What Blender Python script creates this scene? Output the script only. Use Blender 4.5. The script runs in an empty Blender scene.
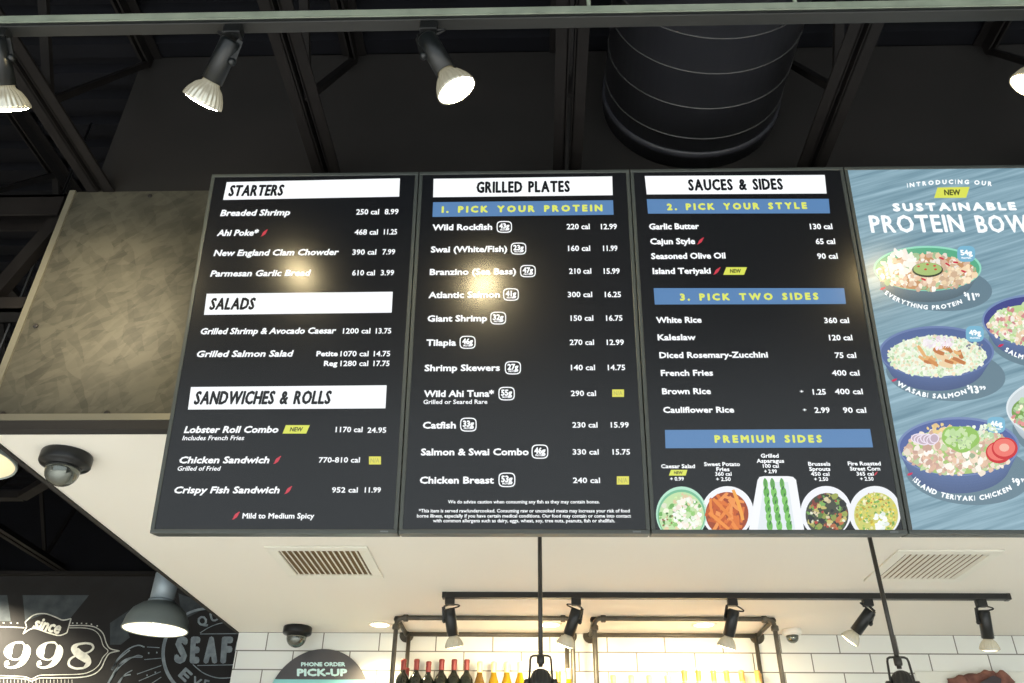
import bpy, math, random
from mathutils import Vector, Matrix

# ------------------------------------------------------------------ basics
Z0 = 2.385                      # height of the screens' lower edge above the floor
COL = bpy.context.collection
rnd = random.Random(11)
SW, SH, ST = 0.70, 1.19303, 0.167444       # menu screen pitch, height and forward tilt
CAM = Vector((1.08531, -2.22038, -0.78332))
YAW, PITCH, ROLL, F = -0.0337436, 0.5668505, 0.0124282, 829.0


def cam_basis():
    cy, sy, cp, sp = math.cos(YAW), math.sin(YAW), math.cos(PITCH), math.sin(PITCH)
    f = Vector((sy * cp, cy * cp, sp)); r = Vector((cy, -sy, 0)); u = r.cross(f)
    c, s = math.cos(ROLL), math.sin(ROLL)
    return c * r + s * u, -s * r + c * u, f


CR, CU, CF = cam_basis()


def ray(px, py):
    return CF + CR * ((px - 512) / F) - CU * ((py - 341.5) / F)


def at_axis(px, py, axis, val):
    d = ray(px, py); return CAM + d * ((val - CAM[axis]) / d[axis])


def at_y(px, py, y): return at_axis(px, py, 1, y)
def at_z(px, py, z): return at_axis(px, py, 2, z)


SN = Vector((0, -math.cos(ST), -math.sin(ST)))
SU = Vector((0, -math.sin(ST), math.cos(ST)))


def on_screen(px, py):
    """photo pixel -> (x, height) on the tilted plane of the screens"""
    d = ray(px, py); P = CAM + d * (-(CAM.dot(SN)) / d.dot(SN))
    return P.x, P.dot(SU)


def lin(c):
    c = c / 255.0
    return c / 12.92 if c <= 0.04045 else ((c + 0.055) / 1.055) ** 2.4


def rgb(r, g, b): return (lin(r), lin(g), lin(b), 1.0)


# ------------------------------------------------------------------ materials
def mat(name, col, rough=0.5, metal=0.0, spec=0.5, noise=None, bump=None, emit=None, estr=1.0):
    m = bpy.data.materials.new(name); m.use_nodes = True
    nt = m.node_tree; b = nt.nodes['Principled BSDF']
    b.inputs['Base Color'].default_value = rgb(*col)
    b.inputs['Roughness'].default_value = rough
    b.inputs['Metallic'].default_value = metal
    b.inputs['Specular IOR Level'].default_value = spec
    if noise:
        col2, scale, lo, hi = noise
        tc = nt.nodes.new('ShaderNodeTexCoord'); n = nt.nodes.new('ShaderNodeTexNoise')
        n.inputs['Scale'].default_value = scale; n.inputs['Detail'].default_value = 6
        rp = nt.nodes.new('ShaderNodeValToRGB')
        rp.color_ramp.elements[0].position = lo; rp.color_ramp.elements[1].position = hi
        rp.color_ramp.elements[0].color = rgb(*col); rp.color_ramp.elements[1].color = rgb(*col2)
        nt.links.new(tc.outputs['Object'], n.inputs['Vector']); nt.links.new(n.outputs['Fac'], rp.inputs['Fac'])
        nt.links.new(rp.outputs['Color'], b.inputs['Base Color'])
    if bump:
        scale, strength = bump
        tc = nt.nodes.new('ShaderNodeTexCoord'); n = nt.nodes.new('ShaderNodeTexNoise')
        n.inputs['Scale'].default_value = scale; n.inputs['Detail'].default_value = 4
        bp = nt.nodes.new('ShaderNodeBump'); bp.inputs['Strength'].default_value = strength
        nt.links.new(tc.outputs['Object'], n.inputs['Vector']); nt.links.new(n.outputs['Fac'], bp.inputs['Height'])
        nt.links.new(bp.outputs['Normal'], b.inputs['Normal'])
    if emit:
        b.inputs['Emission Color'].default_value = rgb(*emit); b.inputs['Emission Strength'].default_value = estr
    return m


def screen_mat(name, wood=False):
    """lit display glass: colour comes from the picture on the panel, with a glossy front"""
    m = bpy.data.materials.new(name); m.use_nodes = True
    nt = m.node_tree; b = nt.nodes['Principled BSDF']
    b.inputs['Base Color'].default_value = (0.006, 0.006, 0.007, 1)
    b.inputs['Roughness'].default_value = SCREEN_ROUGH
    b.inputs['Specular IOR Level'].default_value = 0.5
    b.inputs['Emission Strength'].default_value = 1.0
    if not wood:
        a = nt.nodes.new('ShaderNodeAttribute'); a.attribute_name = 'Col'
        nt.links.new(a.outputs['Color'], b.inputs['Emission Color'])
    else:
        tc = nt.nodes.new('ShaderNodeTexCoord'); m0 = nt.nodes.new('ShaderNodeMapping'); mp = nt.nodes.new('ShaderNodeMapping')
        m0.inputs['Rotation'].default_value = (0, math.radians(17), 0); mp.inputs['Scale'].default_value = (1.3, 1, 36)
        n = nt.nodes.new('ShaderNodeTexNoise'); n.inputs['Scale'].default_value = 2.2; n.inputs['Detail'].default_value = 7
        rp = nt.nodes.new('ShaderNodeValToRGB')
        e = rp.color_ramp.elements
        e[0].position = 0.32; e[0].color = rgb(108, 142, 158); e[1].position = 0.7; e[1].color = rgb(158, 190, 204)
        nt.links.new(tc.outputs['Object'], m0.inputs['Vector']); nt.links.new(m0.outputs['Vector'], mp.inputs['Vector']); nt.links.new(mp.outputs['Vector'], n.inputs['Vector'])
        nt.links.new(n.outputs['Fac'], rp.inputs['Fac']); nt.links.new(rp.outputs['Color'], b.inputs['Emission Color'])
    return m


SCREEN_ROUGH = 0.25
WORLD = 1.4
ROOM_FILL = 1080.0
M = {}
M['screen'] = screen_mat('lit_display')
M['wood_picture'] = screen_mat('lit_display_wood_picture', True)
M['bezel'] = mat('bezel_grey', (64, 69, 67), 0.42)
M['screen_back'] = mat('screen_back_black', (20, 20, 21), 0.6)
M['logo'] = mat('logo_silver', (110, 114, 114), 0.35, 0.6)
M['black_paint'] = mat('black_steel_paint', (26, 24, 24), 0.6, 0, 0.12, noise=((32, 30, 29), 9, 0.35, 0.7))
M['deck'] = mat('black_deck_paint', (8, 9, 14), 0.8, 0, 0.2, noise=((12, 13, 20), 6, 0.35, 0.7))
M['duct'] = mat('black_duct_paint', (46, 47, 53), 0.42, noise=((56, 57, 64), 5, 0.3, 0.75))
M['duct_seam'] = mat('duct_seam_grey', (66, 66, 66), 0.4)
M['upper_wall'] = mat('charcoal_drywall', (40, 38, 37), 0.85, 0, 0.25, noise=((35, 34, 33), 3, 0.35, 0.7))
M['soffit'] = mat('white_soffit_paint', (230, 226, 215), 0.75)
M['bulkhead'] = mat('bulkhead_black', (34, 32, 31), 0.7)
M['trim'] = mat('fascia_trim_metal', (128, 125, 110), 0.4, 0.35)
M['strut'] = mat('galvanised_strut', (160, 170, 152), 0.5, 0.15, noise=((142, 152, 136), 14, 0.4, 0.7))
M['track_front'] = mat('track_bar_charcoal', (36, 37, 36), 0.4)
M['track'] = mat('track_black', (27, 28, 28), 0.38)
M['can'] = mat('lamp_can_black', (22, 25, 26), 0.28)
M['wire'] = mat('black_wire', (20, 20, 20), 0.5)
M['reflector'] = mat('lamp_reflector_glass', (200, 200, 190), 0.2, 0.6, emit=(255, 236, 180), estr=0.13)
M['lens_front'] = mat('lamp_lens_lit', (255, 250, 235), 0.4, emit=(255, 232, 178), estr=110)
M['lens_outward'] = mat('lamp_lens_lit_outward', (255, 250, 235), 0.4, emit=(255, 232, 178), estr=230)
M['lens_edge'] = mat('lamp_lens_lit_edge', (255, 250, 235), 0.4, emit=(255, 226, 160), estr=60)
M['lens_back'] = mat('lamp_lens_lit_counter', (255, 250, 235), 0.4, emit=(255, 232, 180), estr=12)
M['dome_black'] = mat('camera_housing_black', (18, 20, 21), 0.32, 0, 0.35)
M['dome_glass'] = mat('camera_bubble_smoked', (112, 116, 110), 0.05, 0.75, 0.9)
M['dome_white'] = mat('camera_housing_white', (225, 225, 218), 0.45)
M['vent'] = mat('vent_white', (226, 224, 212), 0.5)
M['vent_dark'] = mat('vent_throat', (120, 98, 66), 0.8)
M['pipe'] = mat('black_iron_pipe', (88, 84, 74), 0.42, 0.3, noise=((70, 67, 60), 20, 0.4, 0.65))
M['shelf_wood'] = mat('shelf_wood', (150, 110, 70), 0.6, noise=((120, 84, 50), 5, 0.3, 0.7))
M['rod'] = mat('pendant_bronze', (58, 56, 52), 0.4, 0.3)
M['pend_grey'] = mat('pendant_grey_metal', (150, 160, 156), 0.42, 0.15)
M['pend_neck'] = mat('pendant_neck_metal', (170, 184, 192), 0.36, 0.3)
M['pend_in'] = mat('pendant_inside_lit', (245, 240, 225), 0.6, emit=(255, 246, 224), estr=0.8)
M['pend_in_dim'] = mat('pendant_inside_cream', (238, 226, 196), 0.6)
M['bulb'] = mat('frosted_bulb_lit', (255, 255, 250), 0.4, emit=(255, 246, 224), estr=4)
M['mural'] = mat('chalkboard_paint', (40, 39, 39), 0.85, noise=((54, 54, 56), 2.2, 0.4, 0.75))
M['chalk'] = mat('chalk_white', (238, 240, 232), 0.9, noise=((205, 208, 202), 18, 0.35, 0.65))
M['chalk_grey'] = mat('chalk_smudge_grey', (92, 100, 104), 0.95, noise=((66, 72, 77), 9, 0.3, 0.7))
M['chalk_blue'] = mat('chalk_pale_blue', (172, 186, 194), 0.9, noise=((138, 150, 160), 16, 0.35, 0.65))
M['sign'] = mat('sign_charcoal', (84, 84, 88), 0.6)
M['sign_teal'] = mat('sign_teal', (140, 206, 208), 0.6)
M['sign_text'] = mat('sign_pale_letters', (206, 240, 238), 0.6)
M['board'] = mat('white_board', (222, 224, 216), 0.6)
M['rock'] = mat('red_brown_rough', (142, 98, 84), 0.85, noise=((98, 62, 56), 16, 0.35, 0.65), bump=(30, 0.6))
M['rock_dark'] = mat('dark_slate_wedge', (66, 60, 64), 0.8, bump=(30, 0.4))
M['bottle_red'] = mat('dark_wine_glass', (18, 24, 20), 0.12, 0, 0.7)
M['capsule'] = mat('red_foil_capsule', (120, 44, 42), 0.42, 0.15)
M['bottle_gold'] = mat('amber_wine_glass', (130, 100, 12), 0.14, 0, 0.7)
M['bottle_brown'] = mat('brown_wine_glass', (96, 70, 22), 0.14, 0, 0.7)
M['capsule_cream'] = mat('cream_foil_capsule', (226, 206, 150), 0.4, 0.1)
M['capsule_gold'] = mat('gold_foil_capsule', (206, 160, 84), 0.36, 0.4)
M['bottle_clear'] = mat('pale_gold_glass', (226, 202, 130), 0.16, 0, 0.7)
M['label_paper'] = mat('bottle_label_paper', (190, 215, 225), 0.7)
M['floor'] = mat('floor_concrete', (196, 194, 188), 0.5, noise=((180, 178, 173), 1.6, 0.35, 0.7))
M['room_wall'] = mat('room_wall_paint', (206, 203, 196), 0.8)
M['glass_frame'] = mat('window_frame_dark', (50, 52, 54), 0.4, 0.5)
M['downlight'] = mat('downlight_lens', (255, 250, 235), 0.5, emit=(255, 240, 205), estr=9)
M['downlight_ring'] = mat('downlight_ring_white', (238, 232, 215), 0.5)


def tile_material():
    m = bpy.data.materials.new('white_subway_tile'); m.use_nodes = True
    nt = m.node_tree; b = nt.nodes['Principled BSDF']
    tc = nt.nodes.new('ShaderNodeTexCoord'); mp = nt.nodes.new('ShaderNodeMapping')
    mp.inputs['Location'].default_value = (-2.825 + 0.3333 * 20 + 0.0, -(0.387 - 0.105 * 40), 0)
    sx = nt.nodes.new('ShaderNodeSeparateXYZ'); cx = nt.nodes.new('ShaderNodeCombineXYZ')
    nt.links.new(tc.outputs['Object'], sx.inputs[0])
    nt.links.new(sx.outputs['X'], cx.inputs['X']); nt.links.new(sx.outputs['Z'], cx.inputs['Y'])
    nt.links.new(cx.outputs[0], mp.inputs['Vector'])
    br = nt.nodes.new('ShaderNodeTexBrick')
    br.offset = 0.5; br.offset_frequency = 2
    br.inputs['Scale'].default_value = 1.0
    br.inputs['Brick Width'].default_value = 0.3333; br.inputs['Row Height'].default_value = 0.105
    br.inputs['Mortar Size'].default_value = 0.0035; br.inputs['Mortar Smooth'].default_value = 0.1
    br.inputs['Color1'].default_value = rgb(228, 231, 227); br.inputs['Color2'].default_value = rgb(222, 226, 222)
    br.inputs['Mortar'].default_value = rgb(122, 122, 116)
    nt.links.new(mp.outputs['Vector'], br.inputs['Vector'])
    nt.links.new(br.outputs['Color'], b.inputs['Base Color'])
    bp = nt.nodes.new('ShaderNodeBump'); bp.invert = True; bp.inputs['Strength'].default_value = 0.25
    nt.links.new(br.outputs['Fac'], bp.inputs['Height']); nt.links.new(bp.outputs['Normal'], b.inputs['Normal'])
    b.inputs['Roughness'].default_value = 0.25
    return m


def fascia_material():
    """trowelled metallic plaster: angular smears over a mottled olive-grey ground"""
    m = bpy.data.materials.new('trowelled_metallic_panel'); m.use_nodes = True
    nt = m.node_tree; b = nt.nodes['Principled BSDF']
    tc = nt.nodes.new('ShaderNodeTexCoord')
    sx = nt.nodes.new('ShaderNodeSeparateXYZ'); cx = nt.nodes.new('ShaderNodeCombineXYZ')
    nt.links.new(tc.outputs['Object'], sx.inputs[0])
    nt.links.new(sx.outputs['X'], cx.inputs['X']); nt.links.new(sx.outputs['Z'], cx.inputs['Y'])
    nw = nt.nodes.new('ShaderNodeTexNoise'); nw.inputs['Scale'].default_value = 7; nw.inputs['Detail'].default_value = 3
    nt.links.new(cx.outputs[0], nw.inputs['Vector'])
    ad = nt.nodes.new('ShaderNodeVectorMath'); ad.operation = 'MULTIPLY_ADD'
    ad.inputs[1].default_value = (0.05, 0.05, 0.0)
    nt.links.new(nw.outputs['Color'], ad.inputs[0]); nt.links.new(cx.outputs[0], ad.inputs[2])
    facs = []
    for rot, sc in ((40, (36, 9, 1)), (-38, (30, 9, 1)), (64, (52, 12, 1))):
        m0 = nt.nodes.new('ShaderNodeMapping'); m0.inputs['Rotation'].default_value = (0, 0, math.radians(rot))
        mp = nt.nodes.new('ShaderNodeMapping'); mp.inputs['Scale'].default_value = sc
        v = nt.nodes.new('ShaderNodeTexVoronoi'); v.voronoi_dimensions = '2D'; v.inputs['Scale'].default_value = 1.0
        nt.links.new(ad.outputs[0], m0.inputs['Vector']); nt.links.new(m0.outputs['Vector'], mp.inputs['Vector']); nt.links.new(mp.outputs['Vector'], v.inputs['Vector'])
        s2 = nt.nodes.new('ShaderNodeSeparateColor'); nt.links.new(v.outputs['Color'], s2.inputs[0])
        facs.append(s2.outputs[0])
    a1 = nt.nodes.new('ShaderNodeMath'); a1.operation = 'ADD'; nt.links.new(facs[0], a1.inputs[0]); nt.links.new(facs[1], a1.inputs[1])
    a2 = nt.nodes.new('ShaderNodeMath'); a2.operation = 'ADD'; nt.links.new(a1.outputs[0], a2.inputs[0]); nt.links.new(facs[2], a2.inputs[1])
    n2 = nt.nodes.new('ShaderNodeTexNoise'); n2.inputs['Scale'].default_value = 26; n2.inputs['Detail'].default_value = 8
    nt.links.new(cx.outputs[0], n2.inputs['Vector'])
    a3 = nt.nodes.new('ShaderNodeMath'); a3.operation = 'MULTIPLY_ADD'; a3.inputs[1].default_value = 0.34; a3.inputs[2].default_value = 0.06
    nt.links.new(a2.outputs[0], a3.inputs[0])
    a4 = nt.nodes.new('ShaderNodeMath'); a4.operation = 'ADD'; nt.links.new(a3.outputs[0], a4.inputs[0]); h = nt.nodes.new('ShaderNodeMath'); h.operation = 'MULTIPLY'; h.inputs[1].default_value = 0.4; nt.links.new(n2.outputs['Fac'], h.inputs[0]); nt.links.new(h.outputs[0], a4.inputs[1])
    rp = nt.nodes.new('ShaderNodeValToRGB'); e = rp.color_ramp.elements
    e[0].position = 0.42; e[0].color = rgb(62, 61, 53); e[1].position = 1.1; e[1].color = rgb(86, 84, 73)
    nt.links.new(a4.outputs[0], rp.inputs['Fac']); nt.links.new(rp.outputs['Color'], b.inputs['Base Color'])
    b.inputs['Roughness'].default_value = 0.5; b.inputs['Metallic'].default_value = 0.25
    return m


M['tile'] = tile_material()
M['fascia'] = fascia_material()


# ------------------------------------------------------------------ mesh builder
class MB:
    def __init__(s): s.v, s.f, s.c, s.sm = [], [], [], []

    def face(s, idx, col=None, smooth=False):
        s.f.append(tuple(idx)); s.c.append(col); s.sm.append(smooth)

    def poly(s, pts, col=None):
        n = len(s.v); s.v += [tuple(p) for p in pts]; s.face(range(n, n + len(pts)), col)

    def box(s, x0, x1, y0, y1, z0, z1, col=None):
        n = len(s.v)
        s.v += [(x, y, z) for z in (z0, z1) for y in (y0, y1) for x in (x0, x1)]
        for q in ((0, 2, 3, 1), (4, 5, 7, 6), (0, 1, 5, 4), (2, 6, 7, 3), (0, 4, 6, 2), (1, 3, 7, 5)):
            s.face([n + i for i in q], col)
        return s

    def bar(s, a, b, w, h, up=(0, 0, 1), col=None):
        """box beam from a to b, w wide and h high"""
        a, b = Vector(a), Vector(b); d = (b - a).normalized(); up = Vector(up)
        x = d.cross(up)
        if x.length < 1e-4: x = d.cross(Vector((1, 0, 0)))
        x.normalize(); z = x.cross(d).normalized(); n = len(s.v)
        for P in (a, b):
            for i, j in ((-1, -1), (1, -1), (1, 1), (-1, 1)): s.v.append(tuple(P + x * (i * w / 2) + z * (j * h / 2)))
        s.face([n + 3, n + 2, n + 1, n]); s.face([n + 4, n + 5, n + 6, n + 7])
        for i in range(4): s.face([n + i, n + (i + 1) % 4, n + 4 + (i + 1) % 4, n + 4 + i])
        return s

    def lathe(s, prof, org=(0, 0, 0), axis=(0, 0, 1), n=24, ribs=0, rib_amp=0.0, rib_range=(0, 0), smooth=True, col=None, cap=True):
        """prof = [(radius, distance along axis)]"""
        org = Vector(org); a = Vector(axis).normalized()
        x = a.cross(Vector((0, 1, 0)));
        if x.length < 1e-3: x = a.cross(Vector((1, 0, 0)))
        x.normalize(); y = a.cross(x)
        base = len(s.v); k = len(prof)
        for j, (r, h) in enumerate(prof):
            for i in range(n):
                t = 2 * math.pi * i / n; rr = r
                if ribs and rib_range[0] <= j <= rib_range[1]: rr = r * (1 + rib_amp * (1 if (i * ribs * 2 // n) % 2 else -1))
                s.v.append(tuple(org + a * h + x * (rr * math.cos(t)) + y * (rr * math.sin(t))))
        for j in range(k - 1):
            for i in range(n):
                i2 = (i + 1) % n
                s.face([base + j * n + i, base + j * n + i2, base + (j + 1) * n + i2, base + (j + 1) * n + i], col, smooth)
        if cap and prof[0][0] > 1e-5: s.face([base + i for i in range(n)][::-1], col)
        if cap and prof[-1][0] > 1e-5: s.face([base + (k - 1) * n + i for i in range(n)], col)
        return s

    def cyl(s, a, b, r, n=14):
        a, b = Vector(a), Vector(b); return s.lathe([(r, 0), (r, (b - a).length)], a, b - a, n)

    def tube(s, path, r, n=8, closed=False):
        P = [Vector(p) for p in path]; base = len(s.v); K = len(P); prev = None
        for j, p in enumerate(P):
            if closed: d = P[(j + 1) % K] - P[j - 1]
            else: d = P[min(j + 1, K - 1)] - P[max(j - 1, 0)]
            d.normalize()
            x = (prev - d * prev.dot(d)) if prev is not None else d.cross(Vector((0.31, 0.2, 0.93)))
            x.normalize(); prev = x; y = d.cross(x)
            for i in range(n):
                t = 2 * math.pi * i / n; s.v.append(tuple(p + x * (r * math.cos(t)) + y * (r * math.sin(t))))
        for j in range(K if closed else K - 1):
            for i in range(n):
                a0, b0 = base + j * n, base + ((j + 1) % K) * n; i2 = (i + 1) % n
                s.face([a0 + i, a0 + i2, b0 + i2, b0 + i], None, True)
        if not closed:
            s.face([base + i for i in range(n)][::-1]); s.face([base + (K - 1) * n + i for i in range(n)])
        return s

    def build(s, name, material, parent=None, org=(0, 0, 0), bevel=0.0, recalc=True):
        me = bpy.data.meshes.new(name)
        ox, oy, oz = org
        me.from_pydata([(x - ox, y - oy, z - oz) for x, y, z in s.v], [], s.f)
        me.polygons.foreach_set('use_smooth', s.sm)
        if any(c is not None for c in s.c):
            at = me.color_attributes.new('Col', 'FLOAT_COLOR', 'CORNER')
            buf = []
            for f, c in zip(s.f, s.c): buf += list(c or (0, 0, 0, 1)) * len(f)
            at.data.foreach_set('color', buf)
        elif recalc:
            import bmesh
            bm = bmesh.new(); bm.from_mesh(me); bmesh.ops.recalc_face_normals(bm, faces=bm.faces); bm.to_mesh(me); bm.free()
        me.materials.append(material); me.update()
        o = bpy.data.objects.new(name, me); COL.objects.link(o)
        if parent is not None: o.parent = parent
        else: o.location = org
        if bevel:
            b = o.modifiers.new('edge_bevel', 'BEVEL'); b.width = bevel; b.segments = 2; b.limit_method = 'ANGLE'
        return o


def tag(o, label, cat, group=None):
    o['label'] = label; o['category'] = cat
    if group: o['group'] = group
    return o


def structure(o): o['kind'] = 'structure'; return o


def thing(name, label, cat, loc=(0, 0, 0), group=None):
    o = bpy.data.objects.new(name, None); COL.objects.link(o); o.location = loc
    o.empty_display_size = 0.1
    return tag(o, label, cat, group)


def copy_tree(o, parent=None):
    c = o.copy(); COL.objects.link(c)
    if parent is not None: c.parent = parent
    for ch in list(o.children): copy_tree(ch, c)
    return c


# ------------------------------------------------------------------ lettering
_glyphs = {}


def text_mesh(s):
    """outline font -> flat polygons, cached; returns verts, faces, width, capital height"""
    if s in _glyphs: return _glyphs[s]
    cu = bpy.data.curves.new('lettering', 'FONT'); cu.body = s; cu.size = 1.0; cu.resolution_u = 2; cu.fill_mode = 'FRONT'
    ob = bpy.data.objects.new('lettering', cu); COL.objects.link(ob)
    dg = bpy.context.evaluated_depsgraph_get()
    me = bpy.data.meshes.new_from_object(ob.evaluated_get(dg))
    vs = [(v.co.x, v.co.y) for v in me.vertices]; fs = [tuple(p.vertices) for p in me.polygons]
    bpy.data.objects.remove(ob); bpy.data.curves.remove(cu); bpy.data.meshes.remove(me)
    _glyphs[s] = (vs, fs); return _glyphs[s]


CAP = max(v[1] for v in text_mesh('H')[0])
EIGHT = [(math.cos(math.pi * k / 4), math.sin(math.pi * k / 4)) for k in range(8)]


def lettering(mb, s, place, x0, x1, yc, cap, col=None, bold=0.0, shear=0.0, tracking=0.0):
    """sets s between x0 and x1 with capitals cap high centred on yc; place(x, y) gives the 3-D point.
    bold thickens the strokes by laying shifted copies of the same flat letters over each other."""
    if tracking:
        vs, fs, cur = [], [], 0.0
        for ch in s:
            if ch == ' ': cur += 0.36 + tracking; continue
            gv, gf = text_mesh(ch); a = min(v[0] for v in gv); b = max(v[0] for v in gv); k = len(vs)
            vs += [(v[0] - a + cur, v[1]) for v in gv]; fs += [tuple(i + k for i in f) for f in gf]
            cur += b - a + 0.05 + tracking
    else: vs, fs = text_mesh(s)
    vs = [(x + shear * y, y) for x, y in vs]
    lo = min(v[0] for v in vs); hi = max(v[0] for v in vs)
    b = min(bold * cap, 0.3 * abs(x1 - x0))
    sx = (x1 - x0 - 2 * b) / (hi - lo); sy = (cap - 2 * b) / CAP
    shifts = [(0, 0)] + ([(b * i, b * j) for i, j in EIGHT] if bold else [])
    for q, (dx, dy) in enumerate(shifts):
        k = len(mb.v); up = Vector((0, -1.5e-5 * q, 0))
        for x, y in vs: mb.v.append(tuple(Vector(place(x0 + b + (x - lo) * sx + dx, yc + (y - CAP / 2) * sy + dy)) + up))
        for f in fs: mb.face([i + k for i in f], col)


# ------------------------------------------------------------------ the room
mb = MB(); mb.box(-7, 10, -7, 8, -Z0 - 0.05, -Z0); structure(mb.build('floor', M['floor']))
# steel deck with flutes running across the joists
mb = MB(); y = -7.0; prof = []
while y < 8:
    prof += [(y, 2.19), (y + 0.07, 2.19), (y + 0.085, 2.23), (y + 0.135, 2.23)]; y += 0.15
n = len(prof)
for x in (-7, 10): mb.v += [(x, a, b) for a, b in prof]
for i in range(n - 1): mb.face([i, i + 1, n + i + 1, n + i])
structure(mb.build('ceiling', M['deck']))
mb = MB(); mb.box(-0.684, 10, 2.81, 2.93, -Z0, 0.42); structure(mb.build('wall_back', M['tile']))
mb = MB(); mb.box(-0.684, -0.57, 2.935, 5.0, -Z0, 2.19); structure(mb.build('wall_return', M['mural']))
mb = MB(); mb.box(-7, -0.56, 5.0, 5.12, -Z0, 2.23); structure(mb.build('wall_far', M['mural']))
mb = MB(); mb.box(-7.1, -7, -7, 5.1, -Z0, 2.23); structure(mb.build('wall_left', M['room_wall']))
mb = MB(); mb.box(10, 10.1, -7, 5.1, -Z0, 2.23); structure(mb.build('wall_right', M['room_wall']))
mb = MB()   # street side: wall round one wide shop window
mb.box(-7, 10, -7.12, -7, -Z0, -2.1); mb.box(-7, 10, -7.12, -7, 1.7, 2.23)
mb.box(-7, -5.5, -7.12, -7, -2.1, 1.7); mb.box(8.5, 10, -7.12, -7, -2.1, 1.7)
structure(mb.build('wall_front', M['room_wall']))
mb = MB()
for k in range(8): mb.box(-5.5 + 2 * k - 0.03, -5.5 + 2 * k + 0.03, -7.1, -7.02, -2.1, 1.7)
mb.box(-5.5, 8.5, -7.1, -7.02, 0.55, 0.61); mb.box(-5.5, 8.5, -7.1, -7.02, -2.1, -2.04)
structure(mb.build('window_1', M['glass_frame']))

# bulkhead over the counter: soffit, black end, charcoal wall above
mb = MB(); mb.box(-0.693, 8, 0.125, 2.81, 0.387, 0.40); structure(mb.build('ceiling_soffit', M['soffit']))
mb = MB(); mb.box(-0.70, -0.686, 0.15, 2.815, 0.379, 1.40); structure(mb.build('wall_bulkhead', M['bulkhead']))
mb = MB(); mb.box(-0.62, 8, 0.125, 0.20, 1.405, 2.19); structure(mb.build('wall_upper', M['upper_wall']))

# fascia panel with metal trims and screws
fp = thing('fascia_panel', 'trowelled olive grey metallic panel on the bulkhead beside the starters menu screen', 'wall panel', (-0.693, 0.12, 0.387))
o0 = (-0.693, 0.12, 0.387)
mb = MB(); mb.box(-0.690, 8, 0.12, 0.14, 0.43, 1.402); mb.build('panel_sheet', M['fascia'], fp, o0)
mb = MB(); mb.box(-0.704, -0.681, 0.112, 0.145, 0.41, 1.404); mb.build('side_trim', M['trim'], fp, o0)
mb = MB(); mb.box(-0.704, 8, 0.110, 0.145, 0.413, 0.436); mb.build('bottom_trim', M['trim'], fp, o0)
mb = MB(); mb.box(-0.704, 8, 0.113, 0.15, 0.381, 0.4125); mb.build('dark_trim', M['bulkhead'], fp, o0)  # dark strip along the panel's lower edge
for px, py in ((36, 326), (3, 414), (107, 413), (150, 196)):
    P = at_y(px, py, 0.12)
    mb = MB(); mb.lathe([(0.009, 0), (0.009, 0.003), (0.005, 0.005), (0.0, 0.005)], (P.x, 0.12, P.z), (0, -1, 0), 12)
    mb.build('screw', M['bulkhead'], fp, o0)

# ------------------------------------------------------------------ roof steel
def joist(name, label, x, ya, yb, seed=0):
    t = thing(name, label, 'roof joist', (x, ya, 1.4), 'open web roof joists')
    o = (x, ya, 1.4)
    for nm, za, zb in (('bottom_chord', 1.40, 1.46), ('top_chord', 2.12, 2.185)):
        mb = MB()
        for s in (-1, 1):
            mb.box(x + s * 0.012, x + s * 0.052, ya, yb, za, za + 0.008) if nm == 'bottom_chord' else mb.box(x + s * 0.012, x + s * 0.052, ya, yb, zb - 0.008, zb)
            mb.box(x + s * 0.008, x + s * 0.016, ya, yb, za, zb)
        mb.build(nm, M['black_paint'], t, o)
    mb = MB(); y = ya; up = True
    while y < yb - 0.2:
        y2 = min(y + 0.55, yb)
        mb.bar((x, y, 1.43 if up else 2.15), (x, y2, 2.15 if up else 1.43), 0.022, 0.03, (1, 0, 0)); y = y2; up = not up
    mb.build('web', M['black_paint'], t, o)


JX = lambda k: -0.585 + 0.895 * k
JL = ['dark open web roof joist meeting the top corner of the olive grey panel',
      'dark roof joist running behind the two middle track lamps above the starters screen',
      'dark roof joist beside the near side of the round duct above grilled plates',
      'dark roof joist on the far side of the duct above the poster screen']
for k in range(4): joist('roof_joist', JL[k], JX(k), -6.9, 0.12)
joist('roof_joist', 'dark roof joist beyond the duct near the bright lamp at the frame edge', JX(4), -6.9, 0.12)
joist('roof_joist', 'dark roof joist high in the corner above the cut off track lamp', JX(-1), -6.9, 0.1)
joist('roof_joist', 'dark roof joist over the mural, next to the soffit edge', JX(-1) + 0.15, 0.24, 4.95)
joist('roof_joist', 'dark roof joist over the mural, second out from the soffit edge', JX(-2) + 0.15, 0.24, 4.95)
joist('roof_joist', 'dark roof joist over the mural, third out from the soffit edge', JX(-3) + 0.15, 0.24, 4.95)


def girder(label, y, x0, x1, zt, zb):
    t = thing('roof_girder', label, 'roof girder', (x0, y, zb)); o = (x0, y, zb)
    mb = MB(); mb.box(x0, x1, y - 0.05, y + 0.05, zt - 0.012, zt); mb.box(x0, x1, y - 0.05, y - 0.042, zt - 0.10, zt); mb.box(x0, x1, y + 0.042, y + 0.05, zt - 0.10, zt)
    mb.build('top_chord', M['black_paint'], t, o)
    mb = MB(); mb.box(x0, x1, y - 0.04, y + 0.04, zb, zb + 0.012); mb.box(x0, x1, y - 0.04, y - 0.032, zb, zb + 0.06); mb.box(x0, x1, y + 0.032, y + 0.04, zb, zb + 0.06)
    mb.build('bottom_chord', M['black_paint'], t, o)
    mb = MB(); x = x0; up = True
    while x < x1 - 0.1:
        x2 = min(x + 0.5, x1); mb.bar((x, y, zb + 0.04 if up else zt - 0.04), (x2, y, zt - 0.04 if up else zb + 0.04), 0.05, 0.04, (0, 1, 0)); x = x2; up = not up
    mb.build('web', M['black_paint'], t, o)


girder('dark roof girder ending against the corner of the olive grey panel', 0.18, -6.9, -0.73, 1.40, 0.86)
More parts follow.
